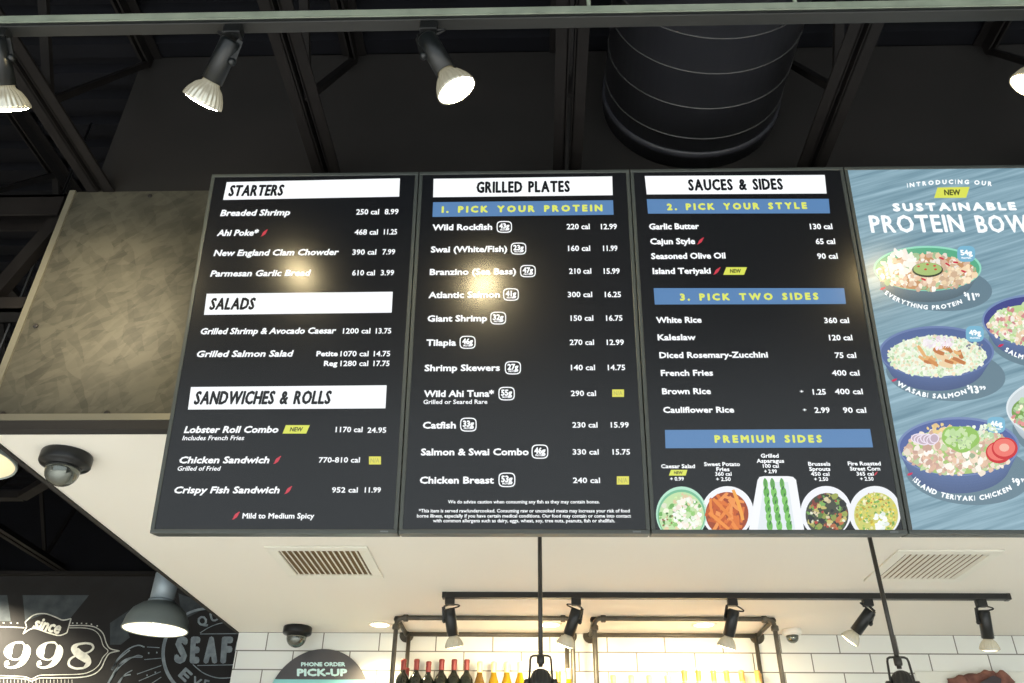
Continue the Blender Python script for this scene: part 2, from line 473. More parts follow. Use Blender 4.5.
# ledger where the far joists bear on the mural wall
mb = MB(); mb.box(-6.9, -0.8, 4.94, 5.0, 1.37, 1.40); tag(mb.build('steel_ledger', M['upper_wall'], None, (-3, 4.97, 1.37)), 'thin grey steel ledger along the top of the chalk mural', 'ledger')
mb = MB(); mb.box(-6.9, -0.62, 4.985, 5.0, 1.40, 2.18); structure(mb.build('wall_parapet', M['deck']))
# cross brace between the far joists
P = at_z(10, 492, 1.40)
mb = MB(); mb.bar((-6.0, P.y, 1.37), (P.x + 0.1, P.y, 1.37), 0.07, 0.05); mb.bar((P.x + 0.1, P.y, 1.37), (P.x + 0.75, P.y - 0.55, 1.37), 0.07, 0.05)
tag(mb.build('cross_brace', M['black_paint'], None, (P.x, P.y, 1.37)), 'dark bent cross brace between roof joists above the black dome camera', 'brace')

# spiral duct
t = thing('air_duct', 'large round black spiral air duct in the open ceiling', 'duct', (1.706, -6.5, 1.827)); o = (1.706, -6.5, 1.827)
mb = MB(); mb.lathe([(0.341, 0), (0.341, 6.62)], (1.706, -6.5, 1.827), (0, 1, 0), 64); mb.build('duct_barrel', M['duct'], t, o)
ring_y = [-0.035, -0.178, -0.33, -0.47]
while ring_y[-1] > -3.2: ring_y.append(ring_y[-1] - 0.155)
for y in ring_y:
    mb = MB()
    mb.lathe([(0.340, -0.002), (0.3435, -0.001), (0.3435, 0.001), (0.340, 0.002)], (1.706, y, 1.827), (0, 1, 0), 64); mb.build('seam', M['duct_seam'], t, o)
mb = MB(); mb.lathe([(0.340, -0.016), (0.349, -0.014), (0.349, 0.014), (0.340, 0.016)], (1.706, 0.048, 1.827), (0, 1, 0), 64); mb.build('duct_flange', M['duct'], t, o)

# ------------------------------------------------------------------ track lamps
def wire_loop(a, b, bulge, n=9):
    a, b, bulge = Vector(a), Vector(b), Vector(bulge)
    return [a.lerp(b, i / n) + bulge * math.sin(math.pi * i / n) for i in range(n + 1)]


def track_head(label, base, axis, lens, power, group, can_len=0.125, drop=0.065, spot=75, spot_axis=None, side=1, ls=1.0):
    """black can on a yoke under its track adapter, ribbed reflector lamp in front"""
    base = Vector(base); a = Vector(axis).normalized()
    t = thing('track_light', label, 'track light', base, group); o = tuple(base)
    mb = MB(); mb.box(base.x - 0.024, base.x + 0.024, base.y - 0.016, base.y + 0.016, base.z - 0.034, base.z)
    mb.build('adapter', M['track'], t, o, 0.003)
    top = base + Vector((0, 0, -drop)) - a * 0.012
    sidev = a.cross(Vector((0, 1, 0)));
    if sidev.length < .05: sidev = Vector((1, 0, 0))
    sidev.normalize(); sidev *= side
    mid = top + a * (can_len * 0.42)
    mb = MB(); st = base + Vector((0, 0, -0.03)); arm = mid + sidev * 0.034
    mb.bar(st, st.lerp(top, .35) + sidev * 0.03, 0.016, 0.006); mb.bar(st.lerp(top, .35) + sidev * 0.03, arm, 0.016, 0.006)
    y = mb.build('yoke', M['track'], t, o)
    mb = MB(); mb.lathe([(0.009, 0), (0.011, 0.004), (0.011, 0.012), (0.006, 0.016)], mid + sidev * 0.026, sidev, 12); mb.build('knob', M['can'], t, o)
    mb = MB(); back = top + a * 0.004
    mb.tube(wire_loop(base + Vector((-0.012 * side, -0.004, -0.03)), back, -sidev * 0.045 + Vector((0, 0, -0.004))), 0.0035); mb.build('power_wire', M['wire'], t, o)
    r = 0.0285
    mb = MB(); mb.lathe([(0.0, 0), (r * 0.8, 0), (r, 0.008), (r, can_len), (r * 0.9, can_len), (r * 0.9, can_len - 0.004), (0.0, can_len - 0.004)], top, a, 28)
    mb.build('lamp_can', M['can'], t, o)
    e = top + a * (can_len - 0.004)
    mb = MB(); mb.lathe([(max(q * ls, 0.021), h * ls) for q, h in ((0.0225, 0), (0.0245, 0.012), (0.036, 0.022), (0.047, 0.042), (0.0525, 0.058), (0.0545, 0.066), (0.0515, 0.067), (0.0505, 0.063))], e, a, 96, 24, 0.035, (1, 4))
    lamp = mb.build('reflector_lamp', M['reflector'], t, o)
    mb = MB(); mb.lathe([(q * ls, h * ls) for q, h in ((0.0505, 0.064), (0.044, 0.069), (0.026, 0.073), (0.0, 0.0745))], e, a, 40, cap=False); mb.build('lens', lens, lamp, o)
    if power:
        L = bpy.data.lights.new('lamp_beam', 'SPOT'); L.energy = power; L.color = (1.0, 0.84, 0.60) if 'soffit' not in label else (1.0, 0.80, 0.50); L.spot_size = math.radians(spot); L.spot_blend = 0.9; L.shadow_soft_size = 0.05
        lo = bpy.data.objects.new('lamp_beam', L); COL.objects.link(lo); lo.parent = t
        d = Vector(spot_axis).normalized() if spot_axis else a
        lo.location = (e + a * 0.085) - base; lo.rotation_euler = d.to_track_quat('-Z', 'Y').to_euler()
    return t


def aim(px, py, dx, dy, phi):
    """direction whose picture runs along (dx, dy), turned phi degrees from facing the viewer"""
    d = ray(px, py).normalized(); r = (CR - d * CR.dot(d)).normalized(); u = r.cross(d); n = math.hypot(dx, dy); q = math.radians(phi)
    return tuple((r * (dx / n) - u * (dy / n)) * math.sin(q) - d * math.cos(q))


RY, RZ = -0.78, 1.178
tr = thing('lighting_track', 'long black lighting track under a galvanised strut crossing the ceiling', 'lighting track', (1.0, RY, RZ)); o = (1.0, RY, RZ)
mb = MB(); zt = RZ + 0.026   # strut channel, open underneath
mb.box(-3.2, 4.8, RY - 0.022, RY - 0.019, RZ - 0.001, zt); mb.box(-3.2, 4.8, RY + 0.019, RY + 0.022, RZ - 0.001, zt)
mb.box(-3.2, 4.8, RY - 0.022, RY + 0.022, zt - 0.003, zt)
mb.box(-3.2, 4.8, RY - 0.022, RY - 0.012, RZ - 0.001, RZ + 0.002); mb.box(-3.2, 4.8, RY + 0.012, RY + 0.022, RZ - 0.001, RZ + 0.002)
mb.build('strut_channel', M['strut'], tr, o, 0.0015)
mb = MB(); mb.box(-3.2, 4.8, RY - 0.018, RY + 0.018, RZ - 0.016, RZ - 0.001); mb.build('track_bar', M['track_front'], tr, o, 0.002)
for px in (589, 797):
    P = at_y(px, 9, RY)
    mb = MB(); mb.cyl((P.x, RY, zt - 0.001), (P.x, RY, 1.402 if px < 700 else 1.497), 0.0055, 10); mb.build('hanger_rod', M['strut'], tr, o)
gf = 'track lamps above the menu screens'
RB = RZ - 0.016
track_head('track lamp cut off by the frame edge, above the olive grey panel', (-0.39, RY, RB), aim(6, 75, 0.02, 1, 88), M['lens_front'], 56, gf, spot=62, spot_axis=(-0.10, 0.8, -0.12), drop=0.045)
track_head('track lamp above the starters screen with ribbed reflector aimed at the panel', (0.262, RY, RB), aim(222, 75, -0.5, 0.86, 91), M['lens_front'], 5, gf, spot=90, spot_axis=(-0.75, 0.75, -0.3))
track_head('track lamp with its bright round lens facing out, above grilled plates', (0.80, RY, RB), aim(445, 65, 0.5, 0.86, 57), M['lens_outward'], 0, gf, side=-1)
track_head('bright track lamp at the frame edge above the protein bowl poster', (2.485, RY, RB), aim(1030, 75, -0.35, 0.9, 60), M['lens_edge'], 0, gf)

# soffit track behind the screens
SY, SZ = 1.965, 0.387
t2 = thing('lighting_track', 'short black lighting track fixed under the pale soffit above the bottle shelves', 'lighting track', (2.03, SY, SZ)); o = (2.03, SY, SZ)
TX0, TX1 = at_z(446, 595.5, SZ - 0.014).x, at_z(1004, 598, SZ - 0.014).x
mb = MB(); mb.box(TX0, TX1, SY - 0.018, SY + 0.018, SZ - 0.028, SZ); mb.build('track_bar', M['track'], t2, o, 0.002)
mb = MB(); mb.box(TX0 - 0.018, TX0 + 0.004, SY - 0.02, SY + 0.02, SZ - 0.030, SZ); mb.build('end_cap', M['track'], t2, o, 0.002)
mb = MB(); mb.box(TX1 - 0.004, TX1 + 0.018, SY - 0.02, SY + 0.02, SZ - 0.030, SZ); mb.build('end_cap', M['track'], t2, o, 0.002)
gs = 'track lamps under the soffit'
SB = SZ - 0.028
for x, ax, pw, lab, sd in (
        (450, (0.16, 0.30, -0.92), 16, 'track lamp under the soffit above the red capped wine bottles', -1),
        (576, (-0.32, 0.25, -0.85), 72, 'tilted track lamp under the soffit between the two pipe shelves', 1),
        (732, (-0.26, 0.30, -0.9), 72, 'track lamp under the soffit above the pale gold bottles', -1),
        (867, (-0.62, 0.42, -0.72), 7, 'steeply tilted track lamp beside the second pendant rod', 1),
        (980, (0.05, 0.34, -0.95), 2, 'track lamp at the end of the soffit track above the red brown wall piece', -1)):
    x = at_y(x, 600, SY).x
    track_head(lab, (x, SY, SB), ax, M['lens_back'], pw, gs, can_len=0.13, drop=0.062, spot=130, spot_axis=(ax[0] * .5, 0.8, -0.35), side=sd, ls=0.84)

# recessed downlights
dl = None
for px, lab in ((380, 'recessed downlight beside the first pipe shelf corner'), (550, 'recessed downlight next to the first pendant rod'),
                (704, 'recessed downlight above the second pipe shelf')):
    P = at_z(px, 624.5, 0.387)
    if dl is None:
        dl = thing('recessed_downlight', lab, 'ceiling light', (P.x, P.y, 0.387), 'recessed downlights in the soffit')
        mb = MB(); mb.lathe([(0.052, 0.0), (0.070, 0.0), (0.069, -0.004), (0.054, -0.006), (0.052, 0.0)], (0, 0, 0), (0, 0, 1), 36, cap=False); mb.build('trim_ring', M['downlight_ring'], dl)
        mb = MB(); mb.lathe([(0.053, -0.002), (0.03, -0.0035), (0.0, -0.004)], (0, 0, 0), (0, 0, 1), 36); mb.build('lens', M['downlight'], dl)
        L = bpy.data.lights.new('downlight_beam', 'SPOT'); L.energy = 60; L.color = (1, 0.80, 0.48); L.spot_size = math.radians(120); L.spot_blend = 0.8; L.shadow_soft_size = 0.04
        lo = bpy.data.objects.new('downlight_beam', L); COL.objects.link(lo); lo.parent = dl; lo.location = (0, 0, -0.012)
        d = dl
    else:
        d = copy_tree(dl); d.location = (P.x, P.y, 0.387); d['label'] = lab

# ------------------------------------------------------------------ vents
vent = None
for cx, cy, lab in ((0.130, 1.475, 'white slatted air vent in the soffit below the starters screen'), (2.852, 1.51, 'white slatted air vent in the soffit below the poster screen')):
    if vent is None:
        vent = thing('air_vent', lab, 'air vent', (cx, cy, 0.387), 'slatted soffit vents')
        mb = MB(); W2, w2 = 0.225, 0.178
        mb.box(-W2, W2, -W2, -w2, -0.009, 0); mb.box(-W2, W2, w2, W2, -0.009, 0); mb.box(-W2, -w2, -w2, w2, -0.009, 0); mb.box(w2, W2, -w2, w2, -0.009, 0)
        mb.build('vent_frame', M['vent'], vent, bevel=0.003)
        mb = MB(); mb.box(-w2, w2, -w2, w2, -0.0015, 0.0); mb.build('throat', M['vent_dark'], vent)
        for k in range(14):
            x = -w2 + (k + 0.5) * 2 * w2 / 14
            mb = MB(); mb.bar((x, -w2, -0.007), (x, w2, -0.007), 0.0105, 0.003, (0.5, 0, 0.86)); mb.build('slat', M['vent'], vent)
    else:
        v = copy_tree(vent); v.location = (cx, cy, 0.387); v['label'] = lab

# ------------------------------------------------------------------ dome cameras
def dome_camera(label, loc, r, housing, group=None, ball=0.72):
    t = thing('security_camera', label, 'security camera', loc, group)
    mb = MB(); mb.lathe([(r * 0.97, 0), (r, -0.006), (r, -r * 0.42), (r * 0.95, -r * 0.5), (r * ball * 1.06, -r * 0.54), (r * ball * 1.06, -r * 0.6), (r * ball * 0.98, -r * 0.6)], (0, 0, 0), (0, 0, 1), 40)
    mb.build('housing', housing, t)
    R = r * ball; pr = [(R, -r * 0.58), (R, -r * 0.75)] + [(R * math.cos(math.radians(q)), -r * 0.75 - R * 0.95 * math.sin(math.radians(q))) for q in range(12, 91, 13)]
    mb = MB(); mb.lathe(pr, (0, 0, 0), (0, 0, 1), 40); b = mb.build('dome_bubble', M['dome_glass'], t)
    mb = MB(); mb.lathe([(R * 0.985, -r * 0.61), (R * 1.03, -r * 0.63), (R * 1.03, -r * 0.66), (R * 0.985, -r * 0.68)], (0, 0, 0), (0, 0, 1), 40); mb.build('retaining_ring', M['dome_black'], t)
    return t


P = at_z(65, 452, 0.387); dome_camera('black dome security camera near the soffit corner by the olive grey panel', (P.x, P.y + 0.02, 0.387), 0.082, M['dome_black'], 'dome cameras', 0.66)
P = at_z(298, 627, 0.387); dome_camera('black dome security camera above the phone order pick-up sign', (P.x, P.y, 0.387), 0.082, M['dome_black'], 'dome cameras', 0.68)
P = at_z(788, 628, 0.387); dome_camera('white dome security camera beside the second pipe shelf', (2.535, 2.70, 0.387), 0.055, M['dome_white'], 'dome cameras', 0.62)

# ------------------------------------------------------------------ pipe shelves and bottles
PZ, PR = 0.372, 0.0125
SHELF = -0.115


def pipe_shelf(label, x0, x1, yf=2.405, yb=2.76):
    t = thing('pipe_shelf', label, 'shelf', (x0, yb, SHELF)); o = (x0, yb, SHELF)
    R = 0.035

    def bend(c, a, b, n=6):   # quarter elbow round corner c between directions a and b
        c, a, b = Vector(c), Vector(a), Vector(b); out = []
        for i in range(n + 1):
            q = math.pi / 2 * i / n; out.append(c + a * R * (1 - math.sin(q)) + b * R * (1 - math.cos(q)))
        return out
    zb = -1.0
    pth = [(x0, yf, zb)] + bend((x0, yf, PZ), (0, 0, -1), (1, 0, 0)) + bend((x1, yf, PZ), (-1, 0, 0), (0, 0, -1)) + [(x1, yf, zb)]
    mb = MB(); mb.tube(pth, PR, 12); mb.build('front_pipe', M['pipe'], t, o)
    mb = MB(); mb.tube([(x0, yb, PZ - 0.005), (x1, yb, PZ - 0.005)], PR, 12); mb.build('back_pipe', M['pipe'], t, o)
    for x in (x0, x1):
        s = 1 if x == x0 else -1
        mb = MB(); mb.cyl((x, yf + 0.02, PZ), (x, 2.80, PZ), PR, 12); mb.build('side_pipe', M['pipe'], t, o)
        mb = MB(); mb.lathe([(0.042, 0), (0.042, 0.008), (0.02, 0.012), (0.02, 0.03), (PR, 0.03)], (x, 2.808, PZ), (0, -1, 0), 20); mb.build('wall_flange', M['pipe'], t, o)
        mb = MB(); mb.cyl((x + s * 0.02, yb, PZ - 0.01), (x + s * 0.02, yb, zb), PR, 12); mb.build('rear_post', M['pipe'], t, o)
        mb = MB(); mb.lathe([(0.018, 0), (0.021, 0.005), (0.021, 0.022), (0.018, 0.027)], (x, yf, PZ - 0.062), (0, 0, 1), 14)
        mb.lathe([(0.018, 0), (0.021, 0.005), (0.021, 0.022), (0.018, 0.027)], (x + s * 0.036, yf, PZ), (s, 0, 0), 14)
        mb.lathe([(0.018, 0), (0.021, 0.005), (0.021, 0.022), (0.018, 0.027)], (x, yf + 0.02, PZ), (0, 1, 0), 14); mb.build('elbow_collar', M['pipe'], t, o)
    for z in (SHELF, SHELF - 0.42):
        mb = MB(); mb.box(x0 - 0.02, x1 + 0.02, yf - 0.02, yb + 0.03, z - 0.03, z); mb.build('shelf_board', M['shelf_wood'], t, o, 0.002)
    return t


pipe_shelf('iron pipe shelf holding the red capped wine bottles', 0.317, 1.275)
pipe_shelf('iron pipe shelf holding the pale gold capped bottles', 1.395, 2.362)

_bp = {}


def bottle(label, x, y, top, glass, cap, group, kind='slope', capl=0.058, capr=0.0150, paper=None):
    key = (glass.name, cap.name, kind, round(top, 3), paper is None)
    H = top - SHELF
    if key in _bp:
        t = copy_tree(_bp[key]); t.location = (x, y, SHELF); t['label'] = label; t['group'] = group; return t
    t = thing('wine_bottle', label, 'wine bottle', (x, y, SHELF), group)
    if kind == 'bordeaux': pr = [(0.0, 0.006), (0.030, 0.0), (0.0375, 0.006), (0.038, H - 0.125), (0.037, H - 0.108), (0.030, H - 0.090), (0.019, H - 0.076), (0.0142, H - 0.064), (0.0138, H - 0.002)]
    else: pr = [(0.0, 0.006), (0.030, 0.0), (0.0385, 0.006), (0.039, H - 0.165), (0.036, H - 0.14), (0.026, H - 0.10), (0.018, H - 0.075), (0.0142, H - 0.055), (0.0138, H - 0.002)]
    mb = MB(); mb.lathe(pr, (0, 0, 0), (0, 0, 1), 24); mb.build('bottle_glass', glass, t)
    mb = MB(); mb.lathe([(capr - 0.0008, H - capl), (capr, H - capl + 0.002), (capr - 0.0003, H - 0.018), (capr + 0.0009, H - 0.016), (capr + 0.0009, H - 0.004), (capr - 0.002, H), (0, H)], (0, 0, 0), (0, 0, 1), 20); mb.build('capsule', cap, t)
    mb = MB(); mb.lathe([(0.0392, 0.05), (0.0394, 0.052), (0.0394, 0.125), (0.0392, 0.127)], (0, 0, 0), (0, 0, 1), 24); mb.build('paper_label', M['label_paper'], t)
    _bp[key] = t; return t


ORD = ['first', 'second', 'third', 'fourth', 'fifth', 'sixth', 'seventh', 'eighth']
gb = 'bottles on the pipe shelves'
for i, px in enumerate((404, 417, 429, 442, 454.5, 467)):
    P = at_y(px, 660, 2.60)
    bottle(f'dark wine bottle with red capsule, {ORD[i]} in the front row from the shelf corner post', P.x, 2.60, 0.196 if i != 2 else 0.184, M['bottle_red'], M['capsule'], gb, 'bordeaux')
for i, (px, tp) in enumerate(((407.5, 0.168), (411.5, 0.160))):
    P = at_y(px, 668, 2.70)
    bottle(('short' if i else 'taller') + ' red capped bottle half hidden behind the first two front red capped bottles', P.x - 0.002 + (0.004 + i * 0.018), 2.665 + 0.0, tp - 0.006, M['bottle_red'], M['capsule'], gb, 'bordeaux') if i == 0 else None
for i, px in enumerate((480, 494, 507, 520)):
    P = at_y(px, 662, 2.60)
    bottle(f'gold wine bottle with cream capsule, {ORD[i]} after the red capped row', P.x, 2.60, 0.184, M['bottle_brown'] if i < 1 else M['bottle_gold'], M['capsule_cream'], gb)
P = at_y(562, 676, 2.60); bottle('brown wine bottle with gold capsule beside the first pendant rod', P.x - 0.02, 2.60, 0.135, M['bottle_brown'], M['capsule_gold'], gb)
P = at_y(568, 668, 2.68); bottle('yellow wine bottle behind the brown one at the shelf end', P.x + 0.005, 2.69, 0.168, M['bottle_gold'], M['capsule_cream'], gb)
for i, px in enumerate((613, 631, 649, 667)):
    P = at_y(px, 676, 2.60)
    bottle(f'pale bottle with washed out cream capsule, {ORD[i]} on the second pipe shelf', P.x, 2.60, 0.118, M['bottle_clear'], M['capsule_cream'], gb)
for i, px in enumerate((684, 698, 713, 726, 741, 757)):
    P = at_y(px, 671, 2.60)
    bottle(f'pale bottle with gold capsule, {ORD[i]} of the gold capped row on the second shelf', P.x, 2.60, 0.146, M['bottle_clear'], M['capsule_gold'], gb)
P = at_y(767, 673, 2.68); bottle('amber bottle behind the last gold capped bottle by the rear post', P.x - 0.045, 2.69, 0.150, M['bottle_brown'], M['capsule_gold'], gb)

# ------------------------------------------------------------------ pendants on rods
def rod_pendant(label, x, y):
    t = thing('pendant_lamp', label, 'pendant lamp', (x, y, 0.387), 'industrial rod pendants')
    mb = MB(); mb.cyl((0, 0, 0), (0, 0, -0.56), 0.0082, 14); mb.lathe([(0.012, -0.52), (0.014, -0.525), (0.014, -0.545), (0.012, -0.55)], (0, 0, 0), (0, 0, 1), 14); mb.build('rod', M['rod'], t)
    mb = MB(); mb.lathe([(0.055, 0), (0.055, -0.012), (0.03, -0.022), (0.01, -0.024)], (0, 0, 0), (0, 0, 1), 24); mb.build('canopy', M['rod'], t)
    mb = MB()
    for s in (-1, 1):
        mb.tube([(s * 0.008, 0, -0.521), (s * 0.026, 0, -0.522), (s * 0.034, 0, -0.526), (s * 0.037, 0, -0.536), (s * 0.041, 0, -0.60), (s * 0.043, 0, -0.66)], 0.0042, 8)
    mb.build('yoke', M['rod'], t)
    mb = MB(); mb.lathe([(0.0, -0.566), (0.012, -0.567), (0.024, -0.573), (0.032, -0.586), (0.036, -0.604), (0.036, -0.66)], (0, 0, 0), (0, 0, 1), 96, 16, 0.06, (3, 5)); mb.build('ribbed_cap', M['rod'], t)
    for s in (-1, 1):
        mb = MB(); mb.lathe([(0.008, 0), (0.012, 0.004), (0.012, 0.016), (0.006, 0.02)], (s * 0.040, 0, -0.612), (s, 0, 0), 12); mb.build('clamp_knob', M['rod'], t)
    mb = MB(); mb.lathe([(0.036, -0.655), (0.06, -0.67), (0.12, -0.71), (0.17, -0.77), (0.18, -0.80), (0.177, -0.80), (0.165, -0.768), (0.115, -0.712), (0.055, -0.675), (0.0, -0.67)], (0, 0, 0), (0, 0, 1), 40, cap=False); mb.build('lamp_shade', M['rod'], t)
    return t


rod_pendant('dark industrial pendant on a straight rod in front of the wine bottles', 1.097, 0.9)
rod_pendant('dark industrial pendant on a rod below the edge of the poster screen', 2.361, 0.9)


# ------------------------------------------------------------------ dome pendants over the far side
def dome_pendant(label, loc, r, inside, lit, power=22):
    t = thing('dome_pendant', label, 'pendant lamp', loc, 'grey dome pendants')
    mb = MB(); mb.lathe([(r, 0.0), (r * 1.01, 0.006), (r * 0.985, 0.02), (r * 0.93, 0.07), (r * 0.80, 0.118), (r * 0.58, 0.152), (r * 0.40, 0.168), (r * 0.37, 0.176),
                         (r * 0.34, 0.172), (r * 0.55, 0.146), (r * 0.77, 0.112), (r * 0.90, 0.066), (r * 0.955, 0.018), (r * 0.975, 0.0), (r, 0.0)], (0, 0, 0), (0, 0, 1), 56, cap=False)
    mb.build('lamp_shade', M['pend_grey'], t)
    mb = MB(); mb.lathe([(r * 0.372, 0.170), (r * 0.372, 0.345), (r * 0.33, 0.36), (r * 0.1, 0.365), (0, 0.365)], (0, 0, 0), (0, 0, 1), 40); nk = mb.build('neck', M['pend_neck'], t)
    mb = MB(); mb.lathe([(r * 0.40, 0.166), (r * 0.41, 0.170), (r * 0.41, 0.180), (r * 0.375, 0.184)], (0, 0, 0), (0, 0, 1), 40, cap=False); mb.build('neck_collar', M['pend_neck'], nk)
    mb = MB(); mb.lathe([(r * 0.965, 0.004), (r * 0.945, 0.018), (r * 0.89, 0.064), (r * 0.76, 0.108), (r * 0.54, 0.140), (r * 0.2, 0.15), (0, 0.15)], (0, 0, 0), (0, 0, 1), 56, cap=False); mb.build('inner_reflector', inside, t)
    mb = MB(); mb.lathe([(0.0, 0.035), (0.02, 0.037), (0.034, 0.05), (0.038, 0.07), (0.03, 0.10), (0.018, 0.135)], (0, 0, 0), (0, 0, 1), 24); mb.build('bulb', lit, t)
    mb = MB(); mb.cyl((0, 0, 0.36), (0, 0, 1.72), 0.006, 8); mb.build('stem', M['track'], t)
    L = bpy.data.lights.new('pendant_glow', 'SPOT'); L.energy = power; L.color = (1, 0.88, 0.66); L.spot_size = math.radians(140); L.spot_blend = 0.6; L.shadow_soft_size = 0.04
    lo = bpy.data.objects.new('pendant_glow', L); COL.objects.link(lo); lo.parent = t; lo.location = (0, 0, 0.03)
    return t


dome_pendant('grey metal dome pendant with lit mouth hanging before the chalk mural', (-1.278, 3.0, 0.44), 0.197, M['pend_in'], M['bulb'])
dome_pendant('unseen dome pendant added beyond the frame edge for warm glow on the chalk mural', (-3.85, 4.42, 1.36), 0.197, M['pend_in'], M['bulb'], 800)  # out of view, added to throw a warm glow beside the numerals
P = at_z(9, 459, 0.44)
dome_pendant('dome pendant cut off by the frame edge, its cream inside showing', (P.x - 0.195, P.y, 0.44), 0.197, M['pend_in_dim'], M['bulb'], 1.5)

# ------------------------------------------------------------------ chalk mural
MY = 4.9975
mur = thing('chalk_mural', 'white chalk lettering mural on the black wall beside the tiled wall', 'mural', (-2.6, 5.0, 0.7)); mo = (-2.6, 5.0, 0.7)
mlayer = [0]


def wall_pt(px, py, lift=0.0):
    P = at_y(px, py, MY); return Vector((P.x, MY - lift, P.z))


def crom(pts, n=8, closed=False):
    P = [Vector(p) for p in pts]; out = []; K = len(P)
    rng = range(K if closed else K - 1)
    for i in rng:
        if closed: a, b, c, d = P[i - 1], P[i], P[(i + 1) % K], P[(i + 2) % K]
        else: a, b, c, d = P[max(i - 1, 0)], P[i], P[i + 1], P[min(i + 2, K - 1)]
        for k in range(n):
            t = k / n; out.append(0.5 * ((2 * b) + (c - a) * t + (2 * a - 5 * b + 4 * c - d) * t * t + (3 * b - a - 3 * c + d) * t ** 3))
    if not closed: out.append(P[-1])
    return out


def stroke(mb, pts, w, closed=False, curve=True, to=wall_pt, lift=0.0):
    """chalk ribbon through photo points; pts may carry a width each (x, y, w)"""
    ps = [(p[0], p[1], p[2] if len(p) > 2 else w) for p in pts]
    ps = crom(ps, 7, closed) if curve else [Vector(p) for p in ps]
    K = len(ps); base = len(mb.v)
    for j, p in enumerate(ps):
        a = ps[j - 1] if (j or closed) else p; b = ps[(j + 1) % K] if (j < K - 1 or closed) else p
        d = Vector((b.x - a.x, b.y - a.y)); d = d.normalized() if d.length else Vector((1, 0)); nrm = Vector((-d.y, d.x)) * max(p.z, .1) / 2
        mb.v.append(tuple(to(p.x + nrm.x, p.y + nrm.y, lift))); mb.v.append(tuple(to(p.x - nrm.x, p.y - nrm.y, lift)))
    for j in range(K if closed else K - 1):
        k = (j + 1) % K; mb.face([base + 2 * j, base + 2 * k, base + 2 * k + 1, base + 2 * j + 1])


A = lambda pts: [((p[0] / 5.554), 560 + p[1] / 5.554) + tuple(p[2:]) for p in pts]
B = lambda pts: [(110 + p[0] / 5.553, 560 + p[1] / 5.553) + tuple(p[2:]) for p in pts]
for P in (A([(125, 195), (495, 195), (385, 330), (350, 335), (250, 300), (140, 340)]), B([(0, 350), (120, 270), (90, 370), (110, 430), (60, 470), (0, 470)]),
          B([(380, 185), (500, 230), (540, 262), (420, 325), (390, 260)]), A([(-90, 195), (40, 195), (60, 340), (-60, 340)])):
    mb = MB(); mb.poly([wall_pt(x, y) for x, y in P]); mb.build('smudged_ray', M['chalk_grey'], mur, mo, recalc=False)
mb = MB()   # frame round the year
out1 = [(0, 372), (130, 376)]
stroke(mb, A([(-120, 372), (0, 371), (135, 376)]), 0.9, lift=.0005)
stroke(mb, A([(380, 365), (470, 364), (530, 374), (572, 408), (590, 460), (612, 492), (665, 505)]), 1.1, lift=.0005)
stroke(mb, A([(665, 505), (610, 518), (586, 550), (560, 603), (515, 637), (440, 652), (300, 655), (220, 656), (175, 675)]), 1.1, lift=.0005)
stroke(mb, A([(385, 377), (470, 378), (525, 392), (556, 425), (574, 476), (600, 506), (572, 540), (545, 588), (500, 620), (440, 634), (300, 638), (220, 641), (175, 660), (130, 648), (0, 642), (-120, 642)]), 0.8, lift=.0005)
stroke(mb, A([(175, 675), (130, 660), (0, 655), (-120, 655)]), 0.9, lift=.0005)
for k in range(24): stroke(mb, A([(-60 + k * 20, 664), (-60 + k * 20, 690)]), 0.45, curve=False, lift=.0005)
for x, y in ((20, 349), (60, 349), (97, 351), (404, 351), (428, 351), (453, 352), (480, 353), (508, 357), (540, 366)):
    stroke(mb, A([(x - 4, y), (x + 4, y)]), 1.3, curve=False, lift=.0005)
mb.build('ornamental_frame', M['chalk'], mur, mo, recalc=False)
mb = MB()
bn = [(140, 345), (188, 306), (250, 298), (310, 318), (350, 334), (395, 325), (384, 365), (372, 404), (330, 419), (270, 405), (200, 381), (165, 386), (128, 411), (146, 375)]
stroke(mb, A([(140, 345), (188, 306), (250, 298), (310, 318), (350, 334), (395, 325)]), 1.2, lift=.0007)
stroke(mb, A([(372, 404), (330, 419), (270, 405), (200, 381), (165, 386), (128, 411)]), 1.2, lift=.0007)
stroke(mb, A([(395, 325), (372, 404)]), 1.2, curve=False, lift=.0007); stroke(mb, A([(140, 345), (148, 372), (128, 411)]), 1.1, curve=False, lift=.0007)
mb.build('banner_outline', M['chalk'], mur, mo, recalc=False)


def wall_text(mb, s, x0, x1, yc, cap, bold=0.0, shear=0.0, rot=0.0, lift=0.0008, tracking=0.0, to=None):
    to = to or wall_pt
    cx, cy = (x0 + x1) / 2, yc; c, q = math.cos(rot), math.sin(rot)

    def place(x, y):
        dx, dy = x - cx, -(y - (-yc)) ; dy = -(y + yc)
        return to(cx + dx * c - dy * q, cy + dx * q + dy * c, lift)
    lettering(mb, s, place, x0, x1, -yc, cap, None, bold, shear, tracking)


def serif_nine(mb, ox, oy, s):
    T = lambda pts: [(ox + p[0] * s, oy + p[1] * s) + ((p[2] * s,) if len(p) > 2 else ()) for p in pts]
    stroke(mb, T([(88, 0, 12), (50, 4, 12), (22, 34, 40), (16, 62, 46), (30, 88, 16), (62, 96, 10), (92, 78, 12), (108, 40, 14), (110, 22, 10), (98, 4, 10)]), 1, True, lift=.0008)
    stroke(mb, T([(112, 16, 22), (120, 40, 42), (112, 76, 44), (92, 112, 32), (60, 134, 18), (24, 140, 12), (2, 130, 12), (4, 112, 16), (18, 106, 14)]), 1, lift=.0013)
    stroke(mb, T([(10, 118), (22, 118)]), 14 * s, curve=False, lift=.0018)


